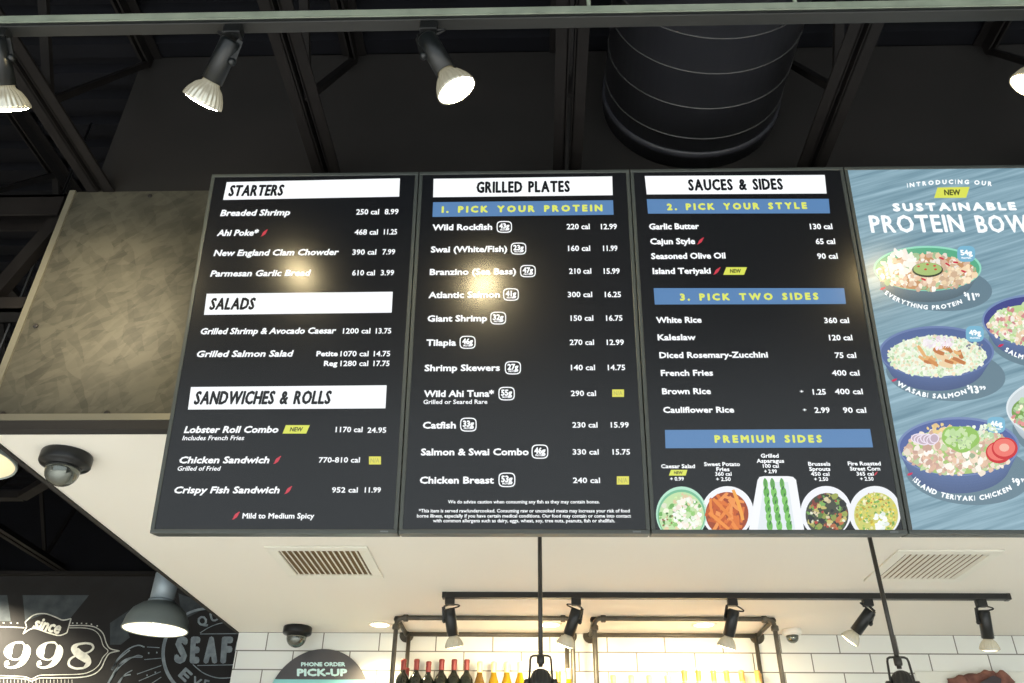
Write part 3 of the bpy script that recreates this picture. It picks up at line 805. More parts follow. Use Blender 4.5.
def serif_eight(mb, ox, oy, s):
    T = lambda pts: [(ox + p[0] * s, oy + p[1] * s) + ((p[2] * s,) if len(p) > 2 else ()) for p in pts]
    stroke(mb, T([(98, 0, 12), (52, 8, 16), (36, 30, 40), (60, 60, 48), (100, 86, 46), (112, 112, 30), (88, 138, 12)]), 1, lift=.0008)
    stroke(mb, T([(88, 138, 12), (40, 140, 12), (6, 122, 14), (10, 92, 12), (44, 70, 10), (110, 52, 10), (140, 28, 12), (130, 6, 12), (98, 0, 12)]), 1, lift=.0013)


mb = MB()
for ox in (30, 210):
    serif_nine(mb, ox / 5.554, 560 + 458 / 5.554, 1 / 5.554)
serif_eight(mb, 378 / 5.554, 560 + 462 / 5.554, 1 / 5.554)
mb.build('year_numerals', M['chalk'], mur, mo, recalc=False)
mb = MB(); wall_text(mb, 'since', 185 / 5.554, 342 / 5.554, 560 + 362 / 5.554, 13.0, 0.05, 0.35, 0.22); mb.build('banner_lettering', M['chalk'], mur, mo, recalc=False)
mb = MB()   # waves and dashes
for pts, w in ((A([(620, 610), (655, 556), (722, 500)]), 1.2), (A([(596, 690), (655, 592), (722, 545)]), 1.2), (A([(660, 690), (690, 640), (735, 612)]), 1.0),
               (B([(10, 612), (48, 545), (100, 496), (155, 474), (192, 484)]), 1.3), (B([(18, 642), (66, 566), (125, 541), (180, 540)]), 1.3), (B([(-10, 690), (40, 610), (95, 560), (150, 530), (182, 536)]), 0.8),
               (B([(40, 690), (72, 648), (115, 636)]), 1.2), (B([(205, 483), (275, 487)]), 0.8), (B([(190, 553), (285, 545)]), 0.8), (B([(150, 634), (285, 586)]), 0.8), (B([(160, 672), (282, 620)]), 0.8), (B([(225, 690), (285, 650)]), 0.8)):
    stroke(mb, pts, w, lift=.0005)
for x, y in ((215, 517), (260, 514), (206, 640), (252, 624)): stroke(mb, B([(x - 4, y), (x + 4, y)]), 1.6, curve=False, lift=.0005)
mb.build('wave_lines', M['chalk_blue'], mur, mo, recalc=False)
mb = MB()   # seafood roundel
C0 = (545, 520); circ = lambda r, a0, a1, n=24: B([(C0[0] + r * math.cos(math.radians(a0 + (a1 - a0) * i / n)), C0[1] - r * math.sin(math.radians(a0 + (a1 - a0) * i / n))) for i in range(n + 1)])
stroke(mb, circ(250, 70, 128), 2.4, lift=.0006); stroke(mb, circ(250, 150, 250), 3.4, lift=.0006)
stroke(mb, B([(500, 405), (555, 372), (620, 350), (700, 345)]), 0.8, lift=.0006); stroke(mb, B([(500, 411), (790, 408)]), 0.8, curve=False, lift=.0006)
stroke(mb, B([(485, 586), (790, 580)]), 0.8, curve=False, lift=.0006); stroke(mb, B([(460, 580), (520, 628), (600, 655), (690, 652)]), 1.0, lift=.0006)
mb.build('roundel', M['chalk_blue'], mur, mo, recalc=False)
mb = MB(); bx = lambda x: 110 + x / 5.553
by = lambda y: 560 + y / 5.553
for ch, a, b in (('S', 356, 432), ('E', 442, 502), ('A', 518, 596), ('F', 612, 684), ('O', 694, 770)): wall_text(mb, ch, bx(a), bx(b), by(500), 27, 0.07, 0.12)
wall_text(mb, 'Q', bx(485), bx(540), by(338), 10, 0.05, 0, -0.3); wall_text(mb, 'U', bx(556), bx(604), by(316), 9, 0.05, 0, -0.22)
wall_text(mb, 'E', bx(390), bx(448), by(638), 12, 0.06, 0, 0.75); wall_text(mb, 'V', bx(455), bx(505), by(676), 9, 0.05, 0, 0.45); wall_text(mb, 'E', bx(520), bx(550), by(690), 9, 0.05, 0, 0.2)
mb.build('roundel_lettering', M['chalk_blue'], mur, mo, recalc=False)

# ------------------------------------------------------------------ pick-up sign, wall piece
SYW = 2.81
sg = thing('pickup_sign', 'round charcoal phone order pick-up sign with teal band on white tiles', 'sign', (-0.16, 2.80, 0.0))
c = Vector((-0.16, 2.80, 0.0)); Rs = 0.291
top_z = at_y(323.6, 649, 2.80).z; cz = top_z - Rs; so = (-0.16, 2.80, 0.0)
mb = MB(); mb.lathe([(Rs, 0), (Rs, 0.010), (Rs - 0.003, 0.012), (0, 0.012)], (-0.16, 2.809, cz), (0, -1, 0), 72); mb.build('sign_disc', M['sign'], sg, so)
zb = at_y(320, 679.5, 2.797).z
hw = math.sqrt(Rs * Rs - (zb - cz) ** 2)
mb = MB(); arc = []
n = 24
zl = zb - 0.13
pts = [(-0.16 - math.sqrt(max(0, Rs ** 2 - (z - cz) ** 2)), z) for z in [zb + (zl - zb) * i / n for i in range(n + 1)]]
pts += [(-0.16 + math.sqrt(max(0, Rs ** 2 - (z - cz) ** 2)), z) for z in [zl + (zb - zl) * i / n for i in range(n + 1)]]
mb.poly([(x, 2.7962, z) for x, z in pts]); mb.build('teal_band', M['sign_teal'], sg, so, recalc=False)
sp = lambda px, py, lift=0.0: (lambda P: Vector((P.x, 2.7955, P.z)))(at_y(px, py, 2.7955))
mb = MB(); q = 7.314
wall_text(mb, 'PHONE ORDER', 260 + 300 / q, 260 + 624 / q, 600 + 470 / q, 4.2, 0.07, 0, 0.0, to=sp)
wall_text(mb, 'PICK-UP', 260 + 270 / q, 260 + 638 / q, 600 + 530 / q, 7.6, 0.08, 0, 0.0, to=sp)
mb.build('sign_lettering', M['sign_text'], sg, so, recalc=False)

bd = thing('wall_display', 'white wall board with a rough red brown piece below the last soffit lamp', 'wall decoration', (3.6, 2.80, 0.0)); bo = (3.6, 2.80, 0.0)
mb = MB(); mb.box(3.22, 4.6, 2.80, 2.809, -0.75, 0.187); mb.build('backing_board', M['board'], bd, bo, 0.002)


def lump(mb, c, r, seed, sq=(1, 0.5, 1)):
    rg = random.Random(seed); base = len(mb.v); n, k = 14, 9
    ph = [rg.uniform(0, 6.28) for _ in range(6)]
    for j in range(k + 1):
        for i in range(n):
            th = math.pi * j / k; p = 2 * math.pi * i / n
            d = Vector((math.sin(th) * math.cos(p), math.sin(th) * math.sin(p), math.cos(th)))
            rr = r * (1 + 0.14 * math.sin(3 * d.x * 2 + ph[0]) + 0.12 * math.sin(5 * d.z + ph[1]) + 0.10 * math.sin(6 * d.x + 4 * d.z + ph[2]) + 0.05 * math.sin(11 * d.x + ph[3]) * math.sin(9 * d.z + ph[4]))
            mb.v.append((c[0] + d.x * rr * sq[0], c[1] + d.y * rr * sq[1], c[2] + d.z * rr * sq[2]))
    for j in range(k):
        for i in range(n):
            a, b = base + j * n + i, base + j * n + (i + 1) % n
            mb.face([a, b, b + n, a + n], None, True)


def art_pt(px, py): P = at_y(px, py, 2.77); return P


mb = MB()
for px, py, r, sd, sq in ((962, 685, 0.075, 1, (1.15, .45, .95)), (979, 680, 0.075, 2, (1.35, .5, 0.8)), (989, 675, 0.05, 5, (1.2, .5, .7)), (1003, 680, 0.062, 3, (1.15, .5, 0.95)), (975, 690, 0.085, 4, (1.3, .4, .9)), (1000, 694, 0.075, 7, (1.2, .45, .9)), (970, 705, 0.09, 8, (1.3, .4, .9)), (995, 712, 0.1, 9, (1.3, .4, .9))):
    P = art_pt(px, py); lump(mb, (P.x, 2.775, P.z), r * 0.74, sd, sq)
mb.build('red_brown_lump', M['rock'], bd, bo)
mb = MB(); p1, p2, p3, p4 = (at_y(a, b, 2.73) for a, b in ((978, 684), (993, 675.5), (1001, 679), (1000, 696)))
fr = [Vector((p.x, 2.725, p.z)) for p in (p1, p2, p3, p4)]; bk = [Vector((p.x, 2.79, p.z)) for p in (p1, p2, p3, p4)]
mb.poly(fr); mb.poly(bk[::-1])
for i in range(4): mb.poly([fr[i], bk[i], bk[(i + 1) % 4], fr[(i + 1) % 4]])
mb.build('dark_wedge', M['rock_dark'], bd, bo)

# ------------------------------------------------------------------ menu screens
WHITE, BLACK = (1.02, 1.04, 1.06, 1), rgb(14, 18, 22)
BLUE, YEL, LIME, CHILI = rgb(92, 134, 182), rgb(226, 234, 104), rgb(222, 228, 92), rgb(206, 62, 78)
DARK = rgb(7, 10, 13)
YBOX, YBOX_T = rgb(226, 222, 92), rgb(190, 188, 96)
BZ = 0.0115


class Screen:
    def __init__(s, i, name, label, group, display='screen'):
        s.x0 = i * SW; s.cx = (i + .5) * SW
        s.root = thing(name, label, 'menu screen', (s.cx, 0, 0), group); s.root.rotation_euler = (ST, 0, 0)
        hw = SW / 2 - 0.0015
        mb = MB()
        mb.box(-hw, hw, -0.003, 0.055, 0, BZ); mb.box(-hw, hw, -0.003, 0.055, SH - BZ, SH)
        mb.box(-hw, -hw + BZ, -0.003, 0.055, BZ, SH - BZ); mb.box(hw - BZ, hw, -0.003, 0.055, BZ, SH - BZ)
        mb.build('bezel', M['bezel'], s.root, bevel=0.002)
        mb = MB(); mb.box(-hw + 0.004, hw - 0.004, 0.012, 0.05, 0.004, SH - 0.004); mb.build('back_cover', M['screen_back'], s.root)
        mb = MB(); mb.box(-0.16, 0.16, 0.05, 0.07, 0.40, 0.80); mb.box(-0.12, -0.09, 0.07, 0.16, 0.42, 0.60); mb.box(0.09, 0.12, 0.07, 0.16, 0.42, 0.60); mb.build('wall_mount', M['screen_back'], s.root)
        mb = MB(); mb.box(hw - 0.048, hw - 0.026, -0.0038, -0.003, 0.0035, 0.0075); mb.build('maker_plate', M['logo'], s.root)
        mb = MB(); a = hw - BZ + 0.001
        mb.poly([(-a, 0, BZ - .001), (a, 0, BZ - .001), (a, 0, SH - BZ + .001), (-a, 0, SH - BZ + .001)], DARK if display == 'screen' else None)
        mb.build('display_panel', M[display], s.root, recalc=False)
        s.edge = (-a + .002, a - .002, BZ, SH - BZ)

    def px(s, px, py, lift=0.0005):
        x, u = on_screen(px, py); return (x - s.cx, -lift, u)

    def quad(s, mb, pts, col, lift=0.0005): mb.poly([s.px(x, y, lift) for x, y in pts], col)

    def text(s, mb, t, x0, x1, yc, cap, col=WHITE, bold=0.0, shear=0.0, tracking=0.0, lift=0.001, cap_px=True):
        a, b = on_screen(x0, yc), on_screen(x1, yc); m = ((x0 + x1) / 2)
        ch = on_screen(m, yc - cap / 2)[1] - on_screen(m, yc + cap / 2)[1]
        uc = (a[1] + b[1]) / 2
        lettering(mb, t, lambda x, y: (x - s.cx, -lift, y), a[0], b[0], uc, ch, col, bold, shear, tracking)

    def part(s, mb, name, label=None):
        if isinstance(mb, list):
            for m in mb: s.part(m, name)
            return
        o = mb.build(name, M['screen'], s.root, recalc=False)
        if label: o['label'] = label
        return o

    def bar(s, name, pts, col, t, tx, yc, cap, tcol, bold, shear=0.0, tracking=0.0, label=None):
        mb = MB(); s.quad(mb, pts, col); b = s.part(mb, name, label)
        mb = MB(); s.text(mb, t, tx[0], tx[1], yc, cap, tcol, bold, shear, tracking); o = s.part(mb, 'heading_lettering'); o.parent = b

    def chili(s, x, y, h=7.0, lift=.001):
        mb = MB(); pts = [(.42, -.5), (.52, -.42), (.40, -.30), (.30, -.05), (.12, .22), (-.22, .45), (-.5, .52), (-.32, .30), (-.24, .05), (-.06, -.2), (.22, -.36)]
        mb.poly([s.px(x + a * h, y + b * h, lift) for a, b in pts], CHILI)
        s.part(mb, 'chili_icon', 'red chili icon')

    def new(s, pts, lift=.0007):
        mb = MB(); s.quad(mb, pts, LIME, lift); b = s.part(mb, 'new_badge', 'lime new badge')
        x0 = min(p[0] for p in pts); x1 = max(p[0] for p in pts); y0 = min(p[1] for p in pts); y1 = max(p[1] for p in pts); w = x1 - x0
        mb = MB(); s.text(mb, 'NEW', x0 + w * .27, x1 - w * .25, (y0 + y1) / 2, (y1 - y0) * .52, rgb(84, 88, 40), 0.05, 0.15, lift=lift + .0004); o = s.part(mb, 'badge_lettering'); o.parent = b

    def box(s, x0, y0, x1, y1):
        mb = MB(); s.quad(mb, [(x0, y0), (x1, y0), (x1, y1), (x0, y1)], YBOX); b = s.part(mb, 'price_patch', 'plain yellow price patch')
        mb = MB(); s.text(mb, 'N/A', x0 + 1.5, x1 - 1.5, (y0 + y1) / 2, (y1 - y0) * .55, YBOX_T, .03); o = s.part(mb, 'patch_lettering'); o.parent = b

    def grams(s, x, y, t, w=15.2, h=11.6):
        mb = MB(); K = 28
        def rr(sc, lift):
            out = []
            for k in range(K):
                q = 2 * math.pi * k / K; c, d = math.cos(q), math.sin(q)
                e = 2 / 3.6; out.append((x + sc * w / 2 * math.copysign(abs(c) ** e, c), y + (h / 2 - (1 - sc) * w / 2) * math.copysign(abs(d) ** e, d)))
            return out
        o, i = rr(1, 0), rr(0.87, 0); base = len(mb.v)
        mb.v += [s.px(a, b, .0008) for a, b in o] + [s.px(a, b, .0008) for a, b in i]
        for k in range(K): mb.face([base + k, base + (k + 1) % K, base + K + (k + 1) % K, base + K + k], WHITE)
        s.text(mb, t, x - w * .34, x + w * .34, y - .9, h * .46, WHITE, .06)
        s.text(mb, 'PROTEIN', x - w * .27, x + w * .27, y + h * .26, h * .13, WHITE, .06)
        s.part(mb, 'protein_badge')


def rows(s, items, bold=.055, shear=0.0, cap=6.2):
    out = []
    for it in items:
        mb = MB(); out.append(mb)
        t, x0, x1, y = it[:4]; c = it[4] if len(it) > 4 else cap; b = it[5] if len(it) > 5 else bold; sh = it[6] if len(it) > 6 else shear
        s.text(mb, t, x0, x1, y, c, WHITE, b, sh)
    return out


# ---- starters, salads, sandwiches
GM = 'menu screens over the counter'
S1 = Screen(0, 'menu_screen', 'black menu screen headed starters, salads, and sandwiches and rolls', GM)
HI = dict(bold=.05, shear=.16)
S1.bar('heading_bar', [(226.8, 182.2), (400, 178.4), (399.2, 196.7), (223.1, 200)], WHITE, 'STARTERS', (229, 284), 190.6, 11.2, BLACK, .05, .16, .09, 'white heading bar reading STARTERS')
S1.bar('heading_bar', [(206.7, 293.8), (392.8, 291.8), (391.7, 312.7), (204, 314.9)], WHITE, 'SALADS', (210, 255.4), 303.9, 12.0, BLACK, .05, .16, .09, 'white heading bar reading SALADS')
S1.bar('heading_bar', [(191, 387.1), (386.7, 385.3), (385.5, 408.4), (188, 409.6)], WHITE, 'SANDWICHES & ROLLS', (194.6, 331.5), 397.7, 13.6, BLACK, .05, .16, .09, 'white heading bar reading SANDWICHES & ROLLS')
mb = rows(S1, [('Breaded Shrimp', 220.6, 290.4, 212.8), ('Ahi Poke*', 217.3, 259, 232.9), ('New England Clam Chowder', 214, 339, 252.6), ('Parmesan Garlic Bread', 210.6, 311, 273.3),
               ('Grilled Shrimp & Avocado Caesar', 200.9, 336.3, 331), ('Grilled Salmon Salad', 197, 293.7, 353.8, 6.6), ('Lobster Roll Combo', 184.4, 278.7, 429.6, 7), ('Chicken Sandwich', 179.6, 269.7, 460, 7), ('Crispy Fish Sandwich', 174.5, 279.9, 490, 7)], .055, .16, 6.4)
S1.part(mb, 'dish_name')
mb = rows(S1, [('Includes French Fries', 182.6, 244.4, 438, 4.6, .03), ('Grilled of Fried', 177.8, 221, 468.5, 4.6, .03), ('Mild to Medium Spicy', 242.6, 314.4, 515.9, 5.6, .045, 0)], .03, .16, 4.6)
S1.part(mb, 'small_print')
mb = rows(S1, [('250 cal', 356.3, 379.2, 212), ('8.99', 384.7, 398.6, 211.8), ('468 cal', 354.7, 378, 232.2), ('11.25', 383.9, 397.2, 232), ('390 cal', 352.5, 376.4, 252.2), ('7.99', 382.5, 395.3, 252), ('610 cal', 352.2, 375, 272.9), ('3.99', 380.8, 394.2, 272.8),
               ('1200 cal', 343, 370.5, 331), ('13.75', 375.8, 391.4, 331), ('1070 cal', 340.5, 368.7, 353.8), ('14.75', 373.8, 390.3, 353.8), ('1280 cal', 340.5, 368.4, 363.5), ('17.75', 373.5, 389.7, 363.5),
               ('Petite', 316.5, 338, 353.8, 5.4, .06), ('Reg', 324, 337.6, 363.5, 5.4, .06), ('1170 cal', 335.7, 362.7, 429.6), ('24.95', 367.5, 386.4, 430.2), ('770-810 cal', 318.9, 360, 460), ('952 cal', 332, 357.9, 490), ('11.99', 364.8, 381, 490)], .035, 0, 5.5)
S1.part(mb, 'price_lettering')
for x, y, h in ((264.3, 233, 7), (277.2, 460, 8), (288.3, 490, 8), (236, 515.6, 8)): S1.chili(x, y, h)
S1.new([(285.9, 425.2), (309.9, 425.2), (306.3, 433.6), (282.6, 433.6)])
S1.box(369, 456.5, 381, 464.5)

# ---- grilled plates
S2 = Screen(1, 'menu_screen', 'black menu screen headed grilled plates with gram badges after fish names', GM)
S2.bar('heading_bar', [(433.6, 178.9), (612.2, 176.4), (612.7, 195.3), (433.1, 197.3)], WHITE, 'GRILLED PLATES', (476.5, 569.9), 187, 11.4, BLACK, .05, 0, .13, 'white heading bar reading GRILLED PLATES')
S2.bar('step_bar', [(433.1, 202.3), (613, 200.3), (613.6, 214.8), (432.5, 217)], BLUE, '1. PICK YOUR PROTEIN', (441.7, 602.5), 208.9, 6.8, YEL, .08, 0, .3, 'blue bar reading 1. PICK YOUR PROTEIN')
P2 = [('Wild Rockfish', 432.5, 492.3, 227.3, (504.3, 227), '43g', '220 cal', 566.6, 589.7, '12.99', 600.8, 616.9, 226.7),
      ('Swai (White/Fish)', 430.9, 507.3, 249.3, (518.5, 248.7), '23g', '160 cal', 568, 590.2, '11.99', 603, 617.5, 248.4),
      ('Branzino (Sea Bass)', 429.8, 516.2, 271.8, (527.9, 271.2), '47g', '210 cal', 569, 591.3, '15.99', 603.6, 619.7, 271.2),
      ('Atlantic Salmon', 428.6, 500, 294.9, (511, 294.6), '41g', '300 cal', 567.7, 592.2, '16.25', 604.7, 621, 294.6),
      ('Giant Shrimp', 427.5, 487.3, 318.5, (498.2, 318.2), '32g', '150 cal', 570.5, 593.3, '16.75', 606, 622.5, 318.2),
      ('Tilapia', 426.4, 456.2, 342.7, (467.6, 342.4), '46g', '270 cal', 569.6, 594, '12.99', 606.6, 623.9, 342.4),
      ('Shrimp Skewers', 424.6, 500, 367.9, (512.9, 367.9), '27g', '140 cal', 570.8, 595, '14.75', 607.7, 625.2, 367.6),
      ('Wild Ahi Tuna*', 424, 494, 393.7, (506.6, 393.7), '55g', '290 cal', 570.8, 596, None, 0, 0, 393.4),
      ('Catfish', 422.8, 456, 425.3, (468.4, 424.7), '33g', '230 cal', 572.3, 597.5, '15.99', 610.7, 628.8, 425),
      ('Salmon & Swai Combo', 421, 528.8, 452, (539.9, 451.7), '46g', '330 cal', 572.6, 598.7, '15.75', 612.5, 630, 452),
      ('Chicken Breast', 419.8, 494, 480.2, (506.9, 479.9), '53g', '240 cal', 572.9, 600, None, 0, 0, 480.4)]
S2.part(rows(S2, [(r[0], r[1], r[2], r[3], 6.2 + (r[3] - 227) * .004) for r in P2], .055), 'dish_name')
S2.part(rows(S2, [(r[6], r[7], r[8], r[12]) for r in P2] + [(r[9], r[10], r[11], r[12]) for r in P2 if r[9]], .035, 0, 5.6), 'price_lettering')
for r in P2: S2.grams(r[4][0], r[4][1], r[5], 15.4 + (r[3] - 227) * .006, 11.8 + (r[3] - 227) * .011)
S2.part(rows(S2, [('Grilled or Seared Rare', 423.4, 487.4, 401.9, 4.4), ('We do advise caution when consuming any fish as they may contain bones.', 448, 599.6, 501.8),
                  ('*This item is served raw/undercooked. Consuming raw or uncooked meats may increase your risk of food', 418.9, 629.7, 510.8),
                  ('borne illness, especially if you have certain medical conditions. Our food may contain or come into contact', 417, 631, 515.9),
                  ('with common allergens such as dairy, eggs, wheat, soy, tree nuts, peanuts, fish or shellfish.', 433, 615, 520.7)], .03, 0, 3.5), 'small_print')
S2.box(612.2, 389.5, 624, 397); S2.box(616.8, 476.3, 629, 484.6)

# ---- sauces and sides
S3 = Screen(2, 'menu_screen', 'black menu screen headed sauces and sides with five dish pictures along its foot', GM)
S3.bar('heading_bar', [(644.7, 176.1), (824.7, 175), (826.6, 193.6), (646.7, 194.5)], WHITE, 'SAUCES & SIDES', (688, 782.7), 184.7, 11.4, BLACK, .05, 0, .13, 'white heading bar reading SAUCES & SIDES')
S3.bar('step_bar', [(646.7, 199.2), (828.6, 198.9), (830, 213.4), (648, 213.7)], BLUE, '2. PICK YOUR STYLE', (666.7, 806.9), 206.4, 6.8, YEL, .08, 0, .3, 'blue bar reading 2. PICK YOUR STYLE')
S3.bar('step_bar', [(653.6, 288.2), (844, 288.2), (846, 304), (654.8, 304.6)], BLUE, '3. PICK TWO SIDES', (679.8, 818.3), 296.8, 7.2, YEL, .08, 0, .3, 'blue bar reading 3. PICK TWO SIDES')
S3.bar('step_bar', [(664.9, 430), (870, 429), (873, 447.4), (665.5, 448.3)], BLUE, 'PREMIUM SIDES', (714.4, 821.8), 439, 7.8, YEL, .08, 0, .3, 'blue bar reading PREMIUM SIDES')
S3.part(rows(S3, [('Garlic Butter', 648.9, 699, 226.5), ('Cajun Style', 650, 695, 241.4), ('Seasoned Olive Oil', 651, 725.4, 256), ('Island Teriyaki', 652.5, 710.7, 271), ('White Rice', 656, 701.5, 320), ('Kaleslaw', 657.5, 695.6, 337.4),
                  ('Diced Rosemary-Zucchini', 659.2, 767.8, 355), ('French Fries', 660.7, 712.9, 373), ('Brown Rice', 661.9, 710.8, 391.3), ('Cauliflower Rice', 663, 734, 409.9)], .055, 0, 6.2), 'dish_name')
S3.part(rows(S3, [('130 cal', 809.7, 832.2, 226.6), ('65 cal', 815.5, 835, 241.5), ('90 cal', 817, 837.5, 256.2), ('360 cal', 824, 848.9, 320.5), ('120 cal', 828.8, 852.2, 337.7), ('75 cal', 834.7, 856, 355.3), ('400 cal', 831.7, 859.3, 373),
                  ('400 cal', 834.7, 862.6, 391.6), ('90 cal', 842.8, 866, 410.2), ('+', 799.6, 803.4, 391.5, 3.6), ('1.25', 812.5, 825.7, 392), ('+', 802.6, 806.4, 410, 3.6), ('2.99', 814.3, 829.6, 410.2)], .04, 0, 5.7), 'price_lettering')
S3.chili(700.4, 241, 7); S3.chili(716.8, 271, 7.4)
S3.new([(726.2, 267.3), (747, 267.3), (744, 274.9), (723.2, 274.9)]); S3.new([(670.9, 469.9), (687.4, 469.9), (685.6, 475.6), (668.8, 475.6)])
S3.part(rows(S3, [('Caesar Salad', 661, 694.9, 466.3), ('Sweet Potato', 703.9, 739.9, 464.2), ('Fries', 716.2, 729.4, 469.3), ('Grilled', 760.6, 778.6, 455.8), ('Asparagus', 756.4, 784, 460.9), ('Brussels', 808, 830.2, 463.9), ('Sprouts', 809, 830.2, 469),
                  ('Fire Roasted', 847.6, 880.6, 463.6), ('Street Corn', 849.7, 880, 468.7)], .05, 0, 4.1), 'side_name')
S3.part(rows(S3, [('+ 0.99', 670, 683.8, 478.9), ('360 cal', 715, 731.5, 474), ('+ 2.50', 716, 730.6, 479.2), ('100 cal', 762.7, 778.6, 466), ('+ 2.99', 764, 776.8, 471.4), ('450 cal', 810.7, 829.3, 474), ('+ 2.50', 814, 828, 479.2),
                  ('365 cal', 856.3, 873.4, 473.8), ('+ 2.50', 859.9, 873.4, 478.9)], .04, 0, 3.9), 'side_price')
S3.chili(875.6, 473.6, 4)


# ---- pictures of dishes shown on the displays
class Picture:
    def __init__(s, scr, seed, clip=None): s.scr, s.mb, s.l, s.r, s.clip = scr, MB(), .0005, random.Random(seed), clip

    def poly(s, pts, col):
        if s.clip: pts = s.clip(pts)
        if len(pts) < 3: return
        s.l += 1.5e-6
        q = [s.scr.px(x, y, s.l) for x, y in pts]
        lo, hi, b, t = s.scr.edge
        q = clip_poly(q, 0, lo, 1); q = clip_poly(q, 0, hi, -1); q = clip_poly(q, 2, b, 1)
        if len(q) >= 3: s.mb.poly(q, col)

    def ell(s, cx, cy, rx, ry, col, n=40, rot=0.0, wob=0.0):
        c, d = math.cos(rot), math.sin(rot); out = []
        ph = s.r.uniform(0, 6.28)
        for k in range(n):
            q = 2 * math.pi * k / n; f = 1 + wob * math.sin(3 * q + ph) + wob * .7 * math.sin(5 * q + 2 * ph)
            x, y = rx * math.cos(q) * f, ry * math.sin(q) * f; out.append((cx + x * c - y * d, cy + x * d + y * c))
        s.poly(out, col)

    def stick(s, x, y, ang, L, w, col, bend=0.0):
        c, d = math.cos(ang), math.sin(ang); up, dn = [], []
        for k in range(5):
            t = k / 4 - .5; o = bend * (t * t * 4 - 1); a = w * (.8 if k in (0, 4) else 1) / 2
            up.append((x + t * L * c - (o - a) * d, y + t * L * d + (o - a) * c)); dn.append((x + t * L * c - (o + a) * d, y + t * L * d + (o + a) * c))
        s.poly(up + dn[::-1], col)

    def inside(s, cx, cy, rx, ry):
        q, f = s.r.uniform(0, 6.283), math.sqrt(s.r.random()); return cx + rx * f * math.cos(q), cy + ry * f * math.sin(q)

    def scatter(s, n, cx, cy, rx, ry, cols, r0, r1, asp=1.0, wob=.11):
        for _ in range(n):
            x, y = s.inside(cx, cy, rx, ry); r = s.r.uniform(r0, r1); c = s.r.choice(cols); k = s.r.uniform(.9, 1.12)
            if s.scr.root['category'] == 'poster screen': c = tuple(v + (1 - v) * .22 for v in c)
            s.ell(x, y, r, r * s.r.uniform(.55, 1) * asp, (c[0] * k, c[1] * k, c[2] * k, 1), 9, s.r.uniform(0, 3.1), wob)

    def done(s, name, label): return s.scr.part(s.mb, name, label)


def clip_poly(pts, ax, val, sgn):
    out = []
    for i, p in enumerate(pts):
        q = pts[i - 1]; a, b = (q[ax] - val) * sgn, (p[ax] - val) * sgn
        if (a >= 0) != (b >= 0): t = a / (a - b); out.append(tuple(q[k] + (p[k] - q[k]) * t for k in range(3)))
        if b >= 0: out.append(p)
    return out


G = lambda *a: [rgb(*c) for c in a]
p = Picture(S3, 1)     # caesar salad
p.ell(681.5, 514, 25.5, 27.5, rgb(186, 232, 206)); p.ell(681.5, 515, 24, 25.5, rgb(120, 190, 150)); p.ell(681.5, 516, 22.5, 24, rgb(196, 226, 170))
p.scatter(90, 681, 516, 21, 22, G((150, 205, 120), (206, 228, 170), (235, 240, 215), (110, 170, 90), (225, 205, 165)), 1.2, 3.2)
p.scatter(70, 687, 514, 14, 17, G((250, 252, 245), (236, 244, 226), (246, 232, 220)), 1, 3.0); p.scatter(14, 668, 521, 8, 9, G((80, 130, 60), (150, 110, 80)), .6, 1.6)
p.done('salad_picture', 'picture of caesar salad in a pale green rimmed bowl')
p = Picture(S3, 2)     # sweet potato fries
p.ell(727.5, 512, 26, 25.8, rgb(244, 246, 250)); p.ell(727, 514, 21.5, 22, rgb(160, 70, 34))
for k in range(46):
    x, y = p.inside(726, 513, 17, 17); p.stick(x, y, p.r.choice((.75, 1.0, 1.35, 2.2, .35, 1.7)) + p.r.uniform(-.15, .15), p.r.uniform(12, 22), p.r.uniform(2.6, 3.8), p.r.choice(G((222, 118, 48), (236, 140, 62), (198, 92, 36), (240, 152, 80))), p.r.uniform(-1, 1))
p.stick(738, 505, 1.25, 32, 3.6, rgb(244, 168, 72), .8); p.stick(722, 508, .8, 26, 3.4, rgb(232, 136, 56)); p.stick(719, 521, .7, 26, 3.4, rgb(240, 148, 66))
p.done('fries_picture', 'picture of orange sweet potato fries in a white bowl')
p = Picture(S3, 3)     # asparagus on a white plate
p.poly([(757.5, 480), (759.5, 477), (764, 476.2), (788, 476.2), (793, 477), (796, 480), (805, 535), (748, 535)], rgb(246, 248, 252)); p.poly([(764, 482), (788, 482), (796, 535), (757, 535)], rgb(228, 236, 240))
for k, (x0, x1) in enumerate(((765.5, 770.5), (772.5, 780.5), (782, 790.5))):
    for j in range(7):
        t = j / 6; x = x0 + (x1 - x0) * t; y = 484 + 50 * t; p.ell(x, y, 3.0 if j else 2.4, 5.6, rgb(*((104, 178, 82) if (j + k) % 2 else (126, 198, 98))), 14, -.12)
    p.ell(x0 - .3, 482.5, 1.7, 4.5, rgb(96, 160, 84), 12, -.1)
    for j in range(6): p.ell(x0 + (x1 - x0) * (j + .5) / 6 + p.r.uniform(-1, 1), 488 + 7 * j, .8, 2.2, rgb(60, 120, 60), 8, .3)
p.done('asparagus_picture', 'picture of green asparagus spears on a white plate')
p = Picture(S3, 4)     # brussels sprouts
p.ell(826, 512, 25.5, 26, rgb(242, 244, 250)); p.ell(827, 515, 21.5, 22, rgb(70, 74, 60))
p.scatter(90, 827, 514, 19, 20, G((150, 160, 80), (196, 186, 110), (60, 70, 50), (90, 120, 60), (130, 60, 50), (214, 200, 160), (40, 44, 44), (120, 170, 90), (190, 110, 70)), 1.6, 4.2)
p.scatter(30, 827, 514, 18, 19, G((226, 226, 200), (110, 160, 80), (180, 70, 60), (36, 40, 40)), .7, 1.9)
p.done('sprouts_picture', 'picture of dark roasted brussels sprouts in a white bowl')
p = Picture(S3, 5)     # street corn
